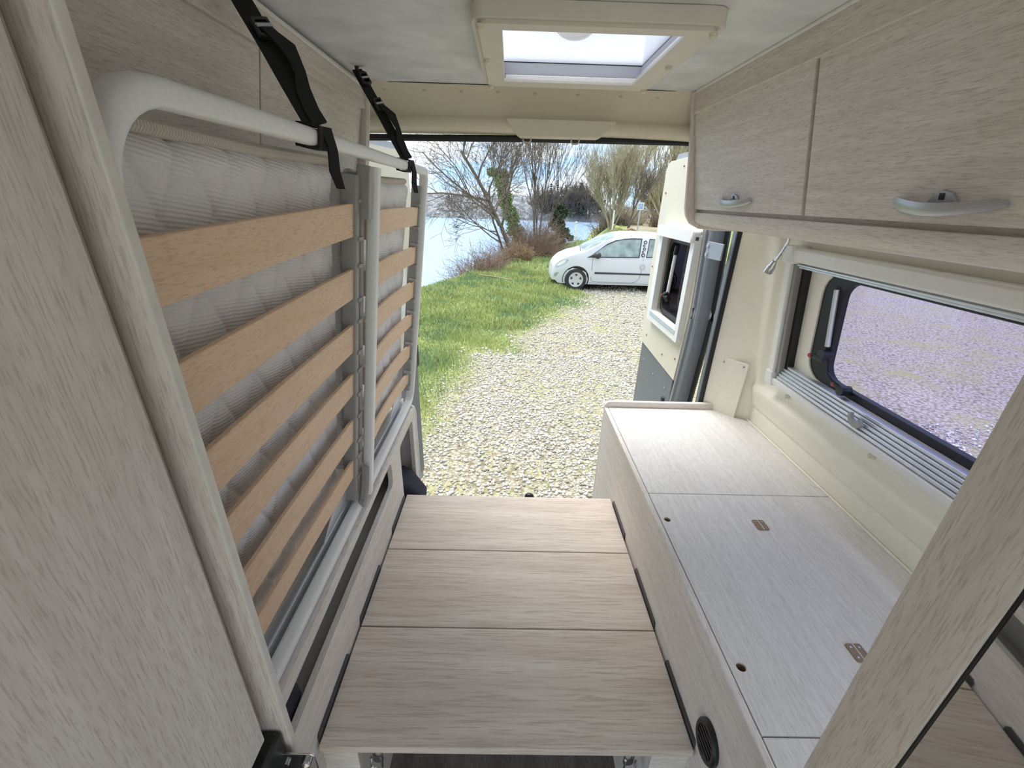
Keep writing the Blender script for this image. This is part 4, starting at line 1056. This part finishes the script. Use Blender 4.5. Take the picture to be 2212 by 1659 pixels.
o = np_obj('grass', BV, (fq[None]+5*np.arange(nb)[:, None, None]).ravel(), 3, 'grass')
tag(o, 'tufted green grass growing over the lake bank', 'grass', kind='stuff')

# ------------------------------------------------------------------ plants
M['bark'] = plain('grey brown bark', (122, 110, 98), 0.9, noise=0.25, nscale=8)
M['bark_pale'] = plain('olive tinted twigs', (182, 170, 142), 0.9, noise=0.2, nscale=5)
M['bark_dark'] = plain('dark bark', (116, 106, 98), 0.9, noise=0.25, nscale=8)
M['bramble'] = plain('brown bramble stems', (138, 116, 100), 0.95, noise=0.25, nscale=6)
M['leaf_dark'] = plain('dark evergreen leaves', (72, 88, 62), 0.7, noise=0.4, nscale=12)
M['leaf_ivy'] = plain('ivy leaves', (136, 154, 92), 0.6, noise=0.4, nscale=12)
M['needle'] = plain('far conifer needles', (70, 84, 72), 0.9, noise=0.3, nscale=6)
M['straw'] = plain('dry cut stalks', (170, 142, 112), 0.9, noise=0.2, nscale=9)

def tubes3(segs):
    """segs (n,8): p0 xyz r0 p1 xyz r1 -> 3-sided prisms"""
    S = np.asarray(segs, dtype=float); p0, r0, p1, r1 = S[:, 0:3], S[:, 3], S[:, 4:7], S[:, 7]
    t = p1-p0; t /= np.linalg.norm(t, axis=1, keepdims=True)+1e-9
    ref = np.where(np.abs(t[:, 2:3]) > 0.9, np.array([[1.0, 0, 0]]), np.array([[0, 0, 1.0]]))
    s = np.cross(t, ref); s /= np.linalg.norm(s, axis=1, keepdims=True); u = np.cross(s, t)
    V = []
    for P, r in ((p0, r0), (p1, r1)):
        for k in range(3):
            a = 2*np.pi*k/3
            V.append(P+(s*np.cos(a)+u*np.sin(a))*r[:, None])
    V = np.stack(V, 1)
    f = np.array([(0, 1, 4, 3), (1, 2, 5, 4), (2, 0, 3, 5)])
    return V.reshape(-1, 3), (f[None]+6*np.arange(len(S))[:, None, None]).ravel()

def grow(rs, segs, p, d, L, r, lev, maxlev, spread, up, nchild, wig, minr):
    n_ = 5 if lev < 2 else 4
    q = np.array(p, float); d = np.array(d, float); pts = [(q.copy(), d.copy(), r)]
    for i in range(n_):
        d = d+rs.normal(0, wig, 3)+np.array([0, 0, up*0.10]); d /= np.linalg.norm(d)
        q2 = q+d*L/n_; ra = r*(1-0.6*i/n_); rb = r*(1-0.6*(i+1)/n_)
        segs.append((*q, max(ra, minr), *q2, max(rb, minr))); q = q2; pts.append((q.copy(), d.copy(), rb))
    if lev >= maxlev: return
    for c in range(nchild[min(lev, len(nchild)-1)]):
        k = rs.uniform(0.25 if lev else 0.35, 1.0)*n_; i = min(int(k), n_-1); f = k-i
        bpnt = pts[i][0]*(1-f)+pts[i+1][0]*f; bd = pts[i+1][1]
        rv = rs.normal(0, 1, 3); rv -= bd*(rv@bd); rv /= np.linalg.norm(rv)+1e-9
        sp = spread*rs.uniform(0.6, 1.3)
        nd = bd*math.cos(sp)+rv*math.sin(sp); nd[2] += up*0.25; nd /= np.linalg.norm(nd)
        grow(rs, segs, bpnt, nd, L*rs.uniform(0.42, 0.68), pts[i+1][2]*0.62, lev+1, maxlev, spread, up, nchild, wig, minr)

def ptz(x, y): return (x, y, float(ground_z(np.array([x]), np.array([y]))[0]))

def leaf_cloud(centers, n_, size, rs):
    """small quads around center list [(xyz, radius)]"""
    V = []; C_ = np.array([c for c, _ in centers]); R_ = np.array([r for _, r in centers])
    k = rs.integers(0, len(C_), n_)
    d = rs.normal(0, 1, (n_, 3)); d /= np.linalg.norm(d, axis=1, keepdims=True)
    P = C_[k]+d*(R_[k]*rs.uniform(0.35, 1.0, n_))[:, None]
    a = rs.normal(0, 1, (n_, 3)); a /= np.linalg.norm(a, axis=1, keepdims=True)
    b_ = np.cross(a, rs.normal(0, 1, (n_, 3))); b_ /= np.linalg.norm(b_, axis=1, keepdims=True)
    sz_ = (size*rs.uniform(0.6, 1.4, n_))[:, None]
    Q = np.stack([P-a*sz_, P-b_*sz_*0.55, P+a*sz_, P+b_*sz_*0.55], 1)
    return Q.reshape(-1, 3), np.arange(n_*4)

def bare_tree(name, label, x, y, stems, mat, seed, maxlev=4, spread=0.55, up=0.5, nchild=(7, 5, 4, 3), wig=0.10, minr=0.004, group=None, buds=0, zbase=None, yreal=None):
    rs = np.random.default_rng(seed); base = ptz(x, y) if zbase is None else (x, yreal, zbase)
    T = thing(name, label, 'tree', base, group)
    segs = []; trunk = []
    for (dx_, dy_, dz_, L, r) in stems:
        d = np.array([dx_, dy_, dz_], float); d /= np.linalg.norm(d); s0 = []
        grow(rs, s0, (base[0]+rs.normal(0, 0.05), base[1]+rs.normal(0, 0.05), base[2]-0.15), d, L, r, 0, maxlev, spread, up, nchild, wig, minr)
        trunk += s0[:5]; segs += s0[5:]
    v, f = tubes3(trunk); np_obj('trunk', v, f, 4, mat, T, smooth=True)
    v, f = tubes3(segs); br = np_obj('branches', v, f, 4, mat, T, smooth=True); br['kind'] = 'stuff'
    if buds:
        ends = np.array([s[4:7] for s in segs if s[7] <= minr*1.6]); k = rs.integers(0, len(ends), buds)
        v, f = leaf_cloud([(e, 0.03) for e in ends[k]], buds, 0.022, rs)
        bd_ = np_obj('catkins', v, f, 4, mat, T); bd_['kind'] = 'stuff'
    return T

TG = 'bare trees on the lake bank'
bare_tree('bare_tree', 'bare tree leaning left over the water at the bank', 0.2, 18.4, [(-0.42, 0.0, 1.0, 5.0, 0.13), (-0.75, -0.2, 0.75, 3.6, 0.07)], 'bark', 3, maxlev=4, spread=0.75, up=0.25, nchild=(10, 6, 5, 3), wig=0.13, minr=0.006, group=TG, buds=2500)
bare_tree('bare_tree', 'slender bare tree standing just right of the ivy-covered trunk', 1.35, 21.5, [(0.02, 0, 1, 4.4, 0.075), (0.18, 0.1, 1, 4.2, 0.06), (-0.15, 0, 1, 3.8, 0.05), (0.3, 0, 1, 3.6, 0.04)], 'bark', 8, maxlev=3, spread=0.38, up=0.7, nchild=(8, 6, 4), wig=0.07, minr=0.006, group=TG)
bare_tree('willow_tree', 'broad fan-shaped bare willow left of the road sign', 8.2, 36.5, [(0.06*k, 0.0, 1, 4.3-0.10*abs(k), 0.07) for k in (-9, -7, -5, -3, -1, 0, 2, 4, 6, 8)], 'bark_pale', 12, maxlev=3, spread=0.42, up=0.7, nchild=(10, 8, 6), wig=0.08, minr=0.008, group=TG)
bare_tree('willow_tree', 'tall bare tree half hidden by the open rear door, right of the road', 15.4, 44.0, [(0.06*k, 0.0, 1, 5.8, 0.10) for k in (-8, -5, -3, -1, 1, 3, 6)], 'bark_pale', 21, maxlev=3, spread=0.36, up=0.8, nchild=(10, 7, 6), wig=0.08, minr=0.014, group=TG)
bare_tree('bare_tree', 'thin dark bare tree beside the willow trunk cluster', 9.3, 35.6, [(0.12, 0, 1, 3.0, 0.11), (0.25, 0, 1, 2.8, 0.08)], 'bark_dark', 31, maxlev=3, spread=0.4, up=0.6, nchild=(8, 6, 4), wig=0.09, minr=0.009, group=TG)

# ivy-clad trunk
rs = np.random.default_rng(5); bz = ptz(0.75, 20.6)
T = thing('ivy_tree', 'leaning tree trunk wrapped in green ivy', 'tree', bz, TG)
tp_ = [np.array(bz)+np.array([-0.36*t, 0, t])*1.0 for t in np.linspace(-0.1, 3.7, 12)]
s0 = [(*tp_[i], 0.13-0.005*i, *tp_[i+1], 0.125-0.005*i) for i in range(11)]
v, f = tubes3(s0); np_obj('trunk', v, f, 4, 'bark', T, smooth=True)
s1 = []
for k in range(10):
    q = tp_[rs.integers(7, 12)]; a = rs.uniform(0, 6.28)
    grow(rs, s1, q, (0.6*math.cos(a)-0.1, 0.5*math.sin(a), 0.8), rs.uniform(1.0, 1.9), 0.035, 1, 4, 0.6, 0.4, (0, 5, 4, 3), 0.12, 0.005)
v, f = tubes3(s1); br = np_obj('branches', v, f, 4, 'bark', T); br['kind'] = 'stuff'
cl = [(q+rs.normal(0, 0.06, 3), 0.27+0.08*math.sin(i*1.7)) for i, q in enumerate([tp_[3]+(tp_[-1]-tp_[3])*t for t in np.linspace(0, 1, 26)])]+[(tp_[-1]+np.array([0.25, 0, 0.05]), 0.2), (tp_[-1]+np.array([-0.3, 0, 0.1]), 0.2)]
v, f = leaf_cloud(cl, 14000, 0.05, rs); iv = np_obj('ivy', v, f, 4, 'leaf_ivy', T); iv['kind'] = 'stuff'

# dark evergreen shrub
rs = np.random.default_rng(9); bz = ptz(2.35, 21.6)
T = thing('evergreen_shrub', 'dark green evergreen shrub at the right end of the brambles', 'shrub', bz)
segs = []
cl = []
for k in range(70):
    a = rs.uniform(0, 6.28); t = rs.uniform(0.05, 1.0); h = 0.2+1.75*t; rad = 0.72*(1-0.7*t)*rs.uniform(0.3, 1)
    c0 = np.array(bz)+np.array([rad*math.cos(a), rad*math.sin(a), h]); cl.append((c0, 0.16))
    segs.append((bz[0], bz[1], bz[2]+h*0.4, 0.02, *c0, 0.006))
v, f = tubes3(segs); np_obj('stems', v, f, 4, 'bark_dark', T)
v, f = leaf_cloud(cl, 9000, 0.05, rs); lf = np_obj('foliage', v, f, 4, 'leaf_dark', T); lf['kind'] = 'stuff'

# brambles and scrub along the bank
def scrub(label, x, y, rx, ry, h, n_, mat, seed, name='bramble_bush', r=0.006, rise=1.0):
    rs = np.random.default_rng(seed); base = ptz(x, y); segs = []
    T = thing(name, label, 'bush', base, 'brambles along the bank')
    for k in range(n_):
        a = rs.uniform(0, 6.28); rr_ = math.sqrt(rs.uniform(0, 1))
        q = np.array([x+rx*rr_*math.cos(a), y+ry*rr_*math.sin(a), 0.0]); q[2] = ground_z(q[0:1], q[1:2])[0]-0.05
        d = np.array([rs.normal(0, 0.55), rs.normal(0, 0.55), rise*rs.uniform(0.5, 1.2)]); d /= np.linalg.norm(d)
        L = h*rs.uniform(0.5, 1.15)*(1-0.45*rr_**2); m_ = 5
        for i in range(m_):
            d2v = d+rs.normal(0, 0.22, 3)+np.array([0, 0, -0.16*i/m_]); d2v /= np.linalg.norm(d2v)
            q2 = q+d2v*L/m_; segs.append((*q, r*(1-0.12*i), *q2, r*(1-0.12*(i+1)))); 
            if rs.uniform() < 0.75:
                e = d2v+rs.normal(0, 0.8, 3); e /= np.linalg.norm(e); segs.append((*q2, r*0.6, *(q2+e*L*0.16), r*0.35))
            q, d = q2, d2v
    v, f = tubes3(segs); st_ = np_obj('stems', v, f, 4, mat, T); st_['kind'] = 'stuff'
    return T
scrub('big brown bramble thicket beneath the ivy-covered trunk', 0.35, 18.6, 1.5, 1.2, 2.1, 1500, 'bramble', 41)
scrub('low brown brambles at the left water edge under the leaning tree', -1.15, 14.6, 1.0, 1.6, 1.3, 900, 'bramble', 42)
scrub('brown scrub between the thicket and the evergreen shrub', 1.5, 20.4, 0.9, 0.8, 1.9, 700, 'bark', 43)
scrub('heap of dry cut straw-coloured stalks in front of the thicket', 0.2, 16.6, 0.62, 0.4, 0.85, 800, 'straw', 44, name='stalk_heap', r=0.008, rise=2.2)

for k, (x, y, lab) in enumerate(((11.2, 50, 'brown scrub at the water edge behind the willow'), (13.6, 53, 'brown scrub left of the far road end'), (17.4, 50, 'brown scrub right of the far road end'), (20.6, 50, 'brown scrub close to the open rear door'), (15.8, 60, 'brown scrub closing off the far road'))):
    scrub(lab, x, y, 2.0, 1.0, 3.0, 420, ('bark', 'bark_pale', 'bramble', 'bark_pale', 'bark')[k], 50+k, name='scrub_bush', r=0.022)

# far woods: conifers and bare crowns
def conifer(label, x, y, h, w, seed):
    rs = np.random.default_rng(seed); base = ptz(x, y) if y < 95 else (x, y, WAT+0.3)
    T = thing('conifer', label, 'tree', base, 'woods beyond the lake and road')
    s0 = [(*base, w*0.10, base[0], base[1], base[2]+h, w*0.02)]
    v, f = tubes3(s0); np_obj('trunk', v, f, 4, 'bark_dark', T)
    cl = []
    for i in range(16):
        t = i/15; rad = w*(1-t)*0.8+0.05
        for k in range(5):
            a = rs.uniform(0, 6.28); cl.append((np.array(base)+np.array([rad*math.cos(a)*rs.uniform(0.2, 1), rad*math.sin(a)*rs.uniform(0.2, 1), h*(0.15+0.85*t)]), 0.10*w+0.12*(1-t)*w))
    v, f = leaf_cloud(cl, 900, 0.10*w, rs); lf = np_obj('foliage', v, f, 4, 'needle', T); lf['kind'] = 'stuff'
for i, (x, y, h, w, lab) in enumerate(((9.2, 107, 7.4, 1.5, 'leftmost pointed conifer of the far wood above the evergreen shrub'), (10.8, 108, 8.2, 1.5, 'second pointed conifer from the left in the far wood'),
        (16.0, 106, 7.6, 3.0, 'bushy conifer in the far wood just left of the willow'), (20.5, 107, 7.6, 2.8, 'bushy conifer hidden behind the willow crown'), (20.0, 64, 6.0, 1.6, 'conifer behind the road sign'), (24.5, 66, 6.4, 1.8, 'conifer nearest the open rear door in the far wood'))):
    conifer(lab, x, y, h, w, 60+i)
for i, (x, y, L, mat, lab) in enumerate(((13.5, 106, 5.0, 'bark_dark', 'dark clump of bare trees beyond the water just left of the willow'), (18.0, 105, 5.2, 'bark', 'clump of bare trees across the water behind the willow trunk'), (19.0, 58, 4.0, 'bark_pale', 'pale clump of bare trees above the road bend'), (23.0, 60, 4.6, 'bark', 'clump of bare trees far behind the edge of the open rear door'), (7.5, 106, 4.4, 'bark', 'clump of bare trees across the water behind the evergreen shrub'))):
    bare_tree('far_tree_clump', lab, x, y if y < 95 else 94.9, [(rs.normal(0, 0.35), 0, 1, L*rs.uniform(0.7, 1.1), 0.10) for _ in range(10)], mat, 80+i, maxlev=3, spread=0.5, up=0.5, nchild=(9, 7, 5), wig=0.1, minr=0.025, group='woods beyond the lake and road', zbase=(WAT if y > 95 else None), yreal=y)  # each object stands for several far-wood trees, drawn as stems on one base

# road posts and sign
for x, y, h, lab in ((4.05, 27.6, 1.95, 'thin pale marker post between the lake and the car roof'), (7.75, 34.0, 1.45, 'pale marker post in front of the willow')):
    b0 = ptz(x, y); P = thing('marker_post', lab, 'post', b0, 'marker posts on the bank')
    MB().tube([(x, y, b0[2]-0.1), (x, y, b0[2]+h-0.12)], 0.055, 8).build('shaft', 'white_pl', P)
    MB().lathe([(0.06, 0.0), (0.06, 0.10), (0.03, 0.13)], 8, lambda a, b_, hh: (x+a, y+b_, b0[2]+h-0.13+hh)).build('cap', 'edge', P)
b0 = ptz(9.6, 33.8); SG = thing('road_sign', 'small square blue and white road sign on a grey post', 'sign', b0)
MB().tube([(9.6, 33.8, b0[2]-0.2), (9.6, 33.8, b0[2]+1.9)], 0.05, 8).build('post', 'silver', SG)
pl_ = box('plate', 'white_pl', SG, 9.6-0.24, 9.6+0.24, 33.72, 33.74, b0[2]+1.55, b0[2]+2.05, bevel=0.004)
M['sign_blue'] = plain('blue sign panel', (150, 175, 215), 0.5)
box('blue_panel', 'sign_blue', pl_, 9.6-0.18, 9.6+0.18, 33.712, 33.719, b0[2]+1.62, b0[2]+1.98)
MB().tube([(9.6-0.10, 33.708, b0[2]+1.68), (9.6, 33.708, b0[2]+1.90), (9.6+0.11, 33.708, b0[2]+1.70)], 0.025, 6).build('symbol', 'white_pl', pl_)
for x0, y0, x1, y1, lab in ((6.9, 33.4, 8.6, 34.6, 'weathered log lying at the foot of the willow'), (8.4, 32.8, 9.4, 33.6, 'short driftwood log left of the road sign')):
    z0, z1 = ptz(x0, y0)[2], ptz(x1, y1)[2]
    o = MB().tube([(x0, y0, z0+0.08), ((x0+x1)/2, (y0+y1)/2, (z0+z1)/2+0.20), (x1, y1, z1+0.10)], [0.07, 0.10, 0.06], 8).build('log', 'straw'); tag(o, lab, 'log', 'logs on the bank')
o = MB().tube([(-0.9, 12.6, ptz(-0.9, 12.6)[2]+0.05), (-0.4, 12.55, ptz(-0.4, 12.5)[2]+0.05), (0.1, 12.4, ptz(0.1, 12.4)[2]+0.05)], [0.02, 0.024, 0.012], 6).build('stick', 'straw'); tag(o, 'pale dry stick lying in the grass left of the car', 'stick')

# ------------------------------------------------------------------ parked car
M['car_paint'] = plain('white car paint', (216, 218, 222), 0.2, noise=0.01)
M['tyre'] = plain('tyre rubber', (58, 56, 58), 0.85)
M['hub'] = plain('silver hub cap', (206, 208, 212), 0.35, 0.4)
M['trim_black'] = plain('dark grey car trim', (62, 62, 66), 0.5)
CX, CY = 1.78-0.615, 11.40                    # nose x, near side y
CAR = thing('car', 'small white three-door hatchback parked side-on by the grass', 'car', (CX+1.8, CY+0.8, G))
HW = 0.80
TOPT = [(0.0, 0.50), (0.03, 0.60), (0.10, 0.71), (0.25, 0.82), (0.5, 0.925), (0.74, 0.99), (0.80, 1.01), (1.0, 1.12), (1.3, 1.285), (1.6, 1.415), (1.85, 1.462), (2.2, 1.475), (2.7, 1.465), (3.1, 1.43), (3.3, 1.38), (3.45, 1.15), (3.55, 0.9), (3.60, 0.65)]
def ctop(s): return float(np.interp(s, [a for a, _ in TOPT], [b_ for _, b_ in TOPT]))
def cw(s):     # half width along the car
    return HW*min(1.0, 0.70+0.30*math.sin(min(1, s/0.55)*math.pi/2))*min(1.0, 0.86+0.14*math.sin(min(1, (3.60-s)/0.4)*math.pi/2))
def belt(s): return 0.87+0.03*max(0, (s-1)/2.4)
def side_w(s, h):        # half width at height h
    w = cw(s); b_ = min(belt(s), ctop(s)-0.02)
    if h <= b_:
        t = (h-0.15)/(b_-0.15)
        return w*(0.93+0.07*math.sin(min(1, max(0, t)*1.5)*math.pi/2)-0.035*max(0, t-0.6)/0.4)
    return w*0.965-0.30*(h-b_)*0.9
def cpt(s, h, out=0.0, side=-1):    # side -1 = towards the camera
    return (CX+s, CY+HW+side*(side_w(s, h)+out), G+h)
st_ = [0.0, 0.03, 0.08, 0.15, 0.25, 0.38, 0.5, 0.62, 0.74, 0.86, 1.0, 1.15, 1.3, 1.45, 1.6, 1.75, 1.9, 2.1, 2.3, 2.5, 2.7, 2.9, 3.1, 3.25, 3.35, 3.45, 3.55, 3.60]
mb = MB(); vs_ = []; fs = []; rows = None
for s in st_:
    T_ = ctop(s); lo = 0.17 if s > 0.1 else 0.24
    b_ = min(belt(s), T_-0.05); row = []
    hs = [lo, lo+(b_-lo)*0.2, lo+(b_-lo)*0.45, lo+(b_-lo)*0.7, lo+(b_-lo)*0.9, b_, b_+(T_-b_)*0.35, b_+(T_-b_)*0.7, T_-0.03*min(1, (T_-b_)/0.2)]
    half = [(0.0, lo-0.01)]+[(side_w(s, h), h) for h in hs]
    wt = half[-1][0]
    half += [(wt*0.93, T_-0.008), (wt*0.6, T_+0.01), (0.0, T_+0.018)]
    ring = [(CX+s, CY+HW-w, G+h) for w, h in half]+[(CX+s, CY+HW+w, G+h) for w, h in half[-2:0:-1]]
    rows = len(ring); vs_ += ring
for i in range(len(st_)-1):
    for j in range(rows):
        a, b_ = i*rows+j, i*rows+(j+1) % rows; fs.append((a, b_, b_+rows, a+rows))
fs += [tuple(reversed(range(rows))), tuple((len(st_)-1)*rows+j for j in range(rows))]
body = MB().add(vs_, fs).build('body', 'car_paint', CAR, smooth=50)
def side_panel(name, poly, mat, out=0.004, th=0.012, side=-1, parent=CAR, sub=1, bevel=0.0):
    return MB().prism(poly, lambda a, b_, d: cpt(a, b_, d, side), out-th, out).build(name, mat, parent, bevel=bevel)
M['car_interior'] = plain('car window with cabin behind', (150, 164, 160), 0.12, noise=0.35, nscale=5)
win1 = [(0.90, 0.875), (1.02, 0.95), (1.2, 1.08), (1.4, 1.20), (1.6, 1.285), (1.8, 1.33), (2.0, 1.348), (2.27, 1.350), (2.23, 0.90), (1.6, 0.885)]
win2 = [(2.40, 0.905), (2.46, 1.348), (2.75, 1.335), (3.02, 1.29), (3.02, 0.95), (2.8, 0.925)]
for sd in (-1, 1):
    for nm, w in (('side_window', win1), ('side_window', win2)):
        fr_ = side_panel('window_trim', [(a+(0.012 if a > 1.6 else -0.02), b_+(0.012 if b_ > 1.1 else -0.014)) for a, b_ in w], 'trim_black', 0.004, 0.01, sd)
        side_panel('side_window', [((a-1.75)*0.965+1.75 if w is win1 else (a-2.7)*0.88+2.7, (b_-1.1)*0.94+1.1) for a, b_ in w], 'car_interior', 0.007, 0.006, sd, fr_)
    side_panel('side_moulding', [(1.10, 0.452), (2.60, 0.452), (2.61, 0.475), (2.60, 0.492), (1.10, 0.50)], 'trim_black', 0.012, 0.02, sd)
    # door seam
    sm_ = [(1.02, 0.86), (1.015, 0.60), (1.02, 0.32), (1.05, 0.25), (1.2, 0.235), (2.1, 0.235), (2.22, 0.26), (2.30, 0.34), (2.33, 0.5), (2.345, 0.88)]
    MB().tube([cpt(a, b_, -0.001, sd) for a, b_ in sm_], 0.005, 5).build('door_seam', 'trim_black', CAR)
    side_panel('mirror_triangle', [(0.86, 0.868), (1.10, 0.872), (1.10, 0.955)], 'trim_black', 0.010, 0.012, sd)
    MB().tube([cpt(1.06, 0.915, 0.0, sd), cpt(1.10, 0.925, 0.05, sd), cpt(1.13, 0.93, 0.13, sd), cpt(1.13, 0.93, 0.18, sd)], [0.03, 0.075, 0.085, 0.05], 10).build('wing_mirror', 'trim_black', CAR, smooth=60)
    # headlight and fog lamp
    hl_ = side_panel('headlight', [(0.07, 0.585), (0.10, 0.665), (0.20, 0.755), (0.36, 0.80), (0.40, 0.785), (0.32, 0.70), (0.20, 0.62), (0.12, 0.585)], 'silver', 0.004, 0.012, sd)
    side_panel('headlight_lens', [(0.09, 0.60), (0.12, 0.665), (0.21, 0.735), (0.34, 0.775), (0.29, 0.70), (0.19, 0.635)], 'white_pl', 0.007, 0.006, sd, hl_)
    side_panel('fog_lamp', [(0.045, 0.33), (0.05, 0.41), (0.10, 0.45), (0.16, 0.46), (0.13, 0.39), (0.09, 0.33)], 'silver', 0.004, 0.01, sd)
    side_panel('sill_shadow_line', [(0.98, 0.205), (2.75, 0.205), (2.75, 0.212), (0.98, 0.212)], 'trim_black', 0.002, 0.006, sd)
    for ws in (0.615, 2.985):
        arch = [(ws+0.352*math.cos(math.radians(t)), 0.290+0.352*math.sin(math.radians(t))) for t in range(-22, 203, 9)]
        arch = [(a, max(b_, 0.165)) for a, b_ in arch]
        side_panel('wheel_arch', arch, 'rubber', 0.003, 0.01, sd)
        wy = CY+HW+sd*(HW-0.09); W_ = lambda a, b_, h: (CX+ws+a, wy+sd*h, G+0.290+b_)
        ty = MB().lathe([(0.19, -0.06), (0.265, -0.07), (0.286, -0.05), (0.290, 0.0), (0.288, 0.07), (0.272, 0.098), (0.20, 0.102), (0.19, 0.09)], 36, W_).build('wheel', 'tyre', CAR, smooth=50)
        hc = MB().lathe([(0.195, 0.085), (0.192, 0.104), (0.17, 0.100), (0.06, 0.092), (0.001, 0.094)], 30, W_).build('hub_cap', 'hub', ty)
        for k in range(5):
            a0 = 2*math.pi*k/5+0.3
            hole_ = [(0.135*math.cos(a0+t)*q, 0.135*math.sin(a0+t)*q) for t, q in ((-0.30, 1.05), (0.0, 1.14), (0.30, 1.05), (0.10, 0.72), (-0.10, 0.72))]
            MB().prism(hole_, W_, 0.0985, 0.1035).build('hub_slot', 'trim_black', ty)
for k, (s, h, r_) in enumerate(((2.37, 1.27, 0.045), (2.34, 1.19, 0.03), (2.355, 1.11, 0.038), (2.32, 1.04, 0.028), (2.33, 0.955, 0.05), (2.35, 0.66, 0.075))):
    ring = [(s+r_*math.cos(t), h+r_*math.sin(t)) for t in np.linspace(0, 2*math.pi, 16, endpoint=False)]
    ring2 = [(s+r_*0.55*math.cos(t)+0.004, h+r_*0.55*math.sin(t)) for t in np.linspace(0, 2*math.pi, 12, endpoint=False)]
    MB().prism(ring, lambda a, b_, d: cpt(a, b_, d), 0.004, 0.009, holes=[ring2]).build('decal_ring', 'trim_black' if k < 5 else 'silver', CAR)
# windscreen
wsn = MB()
wsn.grid([i/8 for i in range(9)], [j/6 for j in range(7)], lambda u, w: (CX+0.79+0.83*w, CY+HW+(u*2-1)*(cw(0.8)*0.86*(1-w)+(side_w(1.6, 1.38)-0.03)*w), G+ctop(0.79+0.83*w)+0.022-0.03*abs(u*2-1)**3))
wsn.build('windscreen', 'car_interior', CAR, smooth=60)
MB().tube([(CX+0.72, CY+0.35, G+1.0), (CX+0.80, CY+0.9, G+1.03)], 0.012, 6).build('wiper', 'trim_black', CAR)
MB().tube([(CX+1.75, CY+HW, G+1.48), (CX+1.85, CY+HW, G+1.62)], 0.006, 6).build('aerial', 'trim_black', CAR)
MB().box(CX+0.3, CX+3.3, CY+0.15, CY+1.45, G+0.14, G+0.3).build('underbody', 'rubber', CAR)
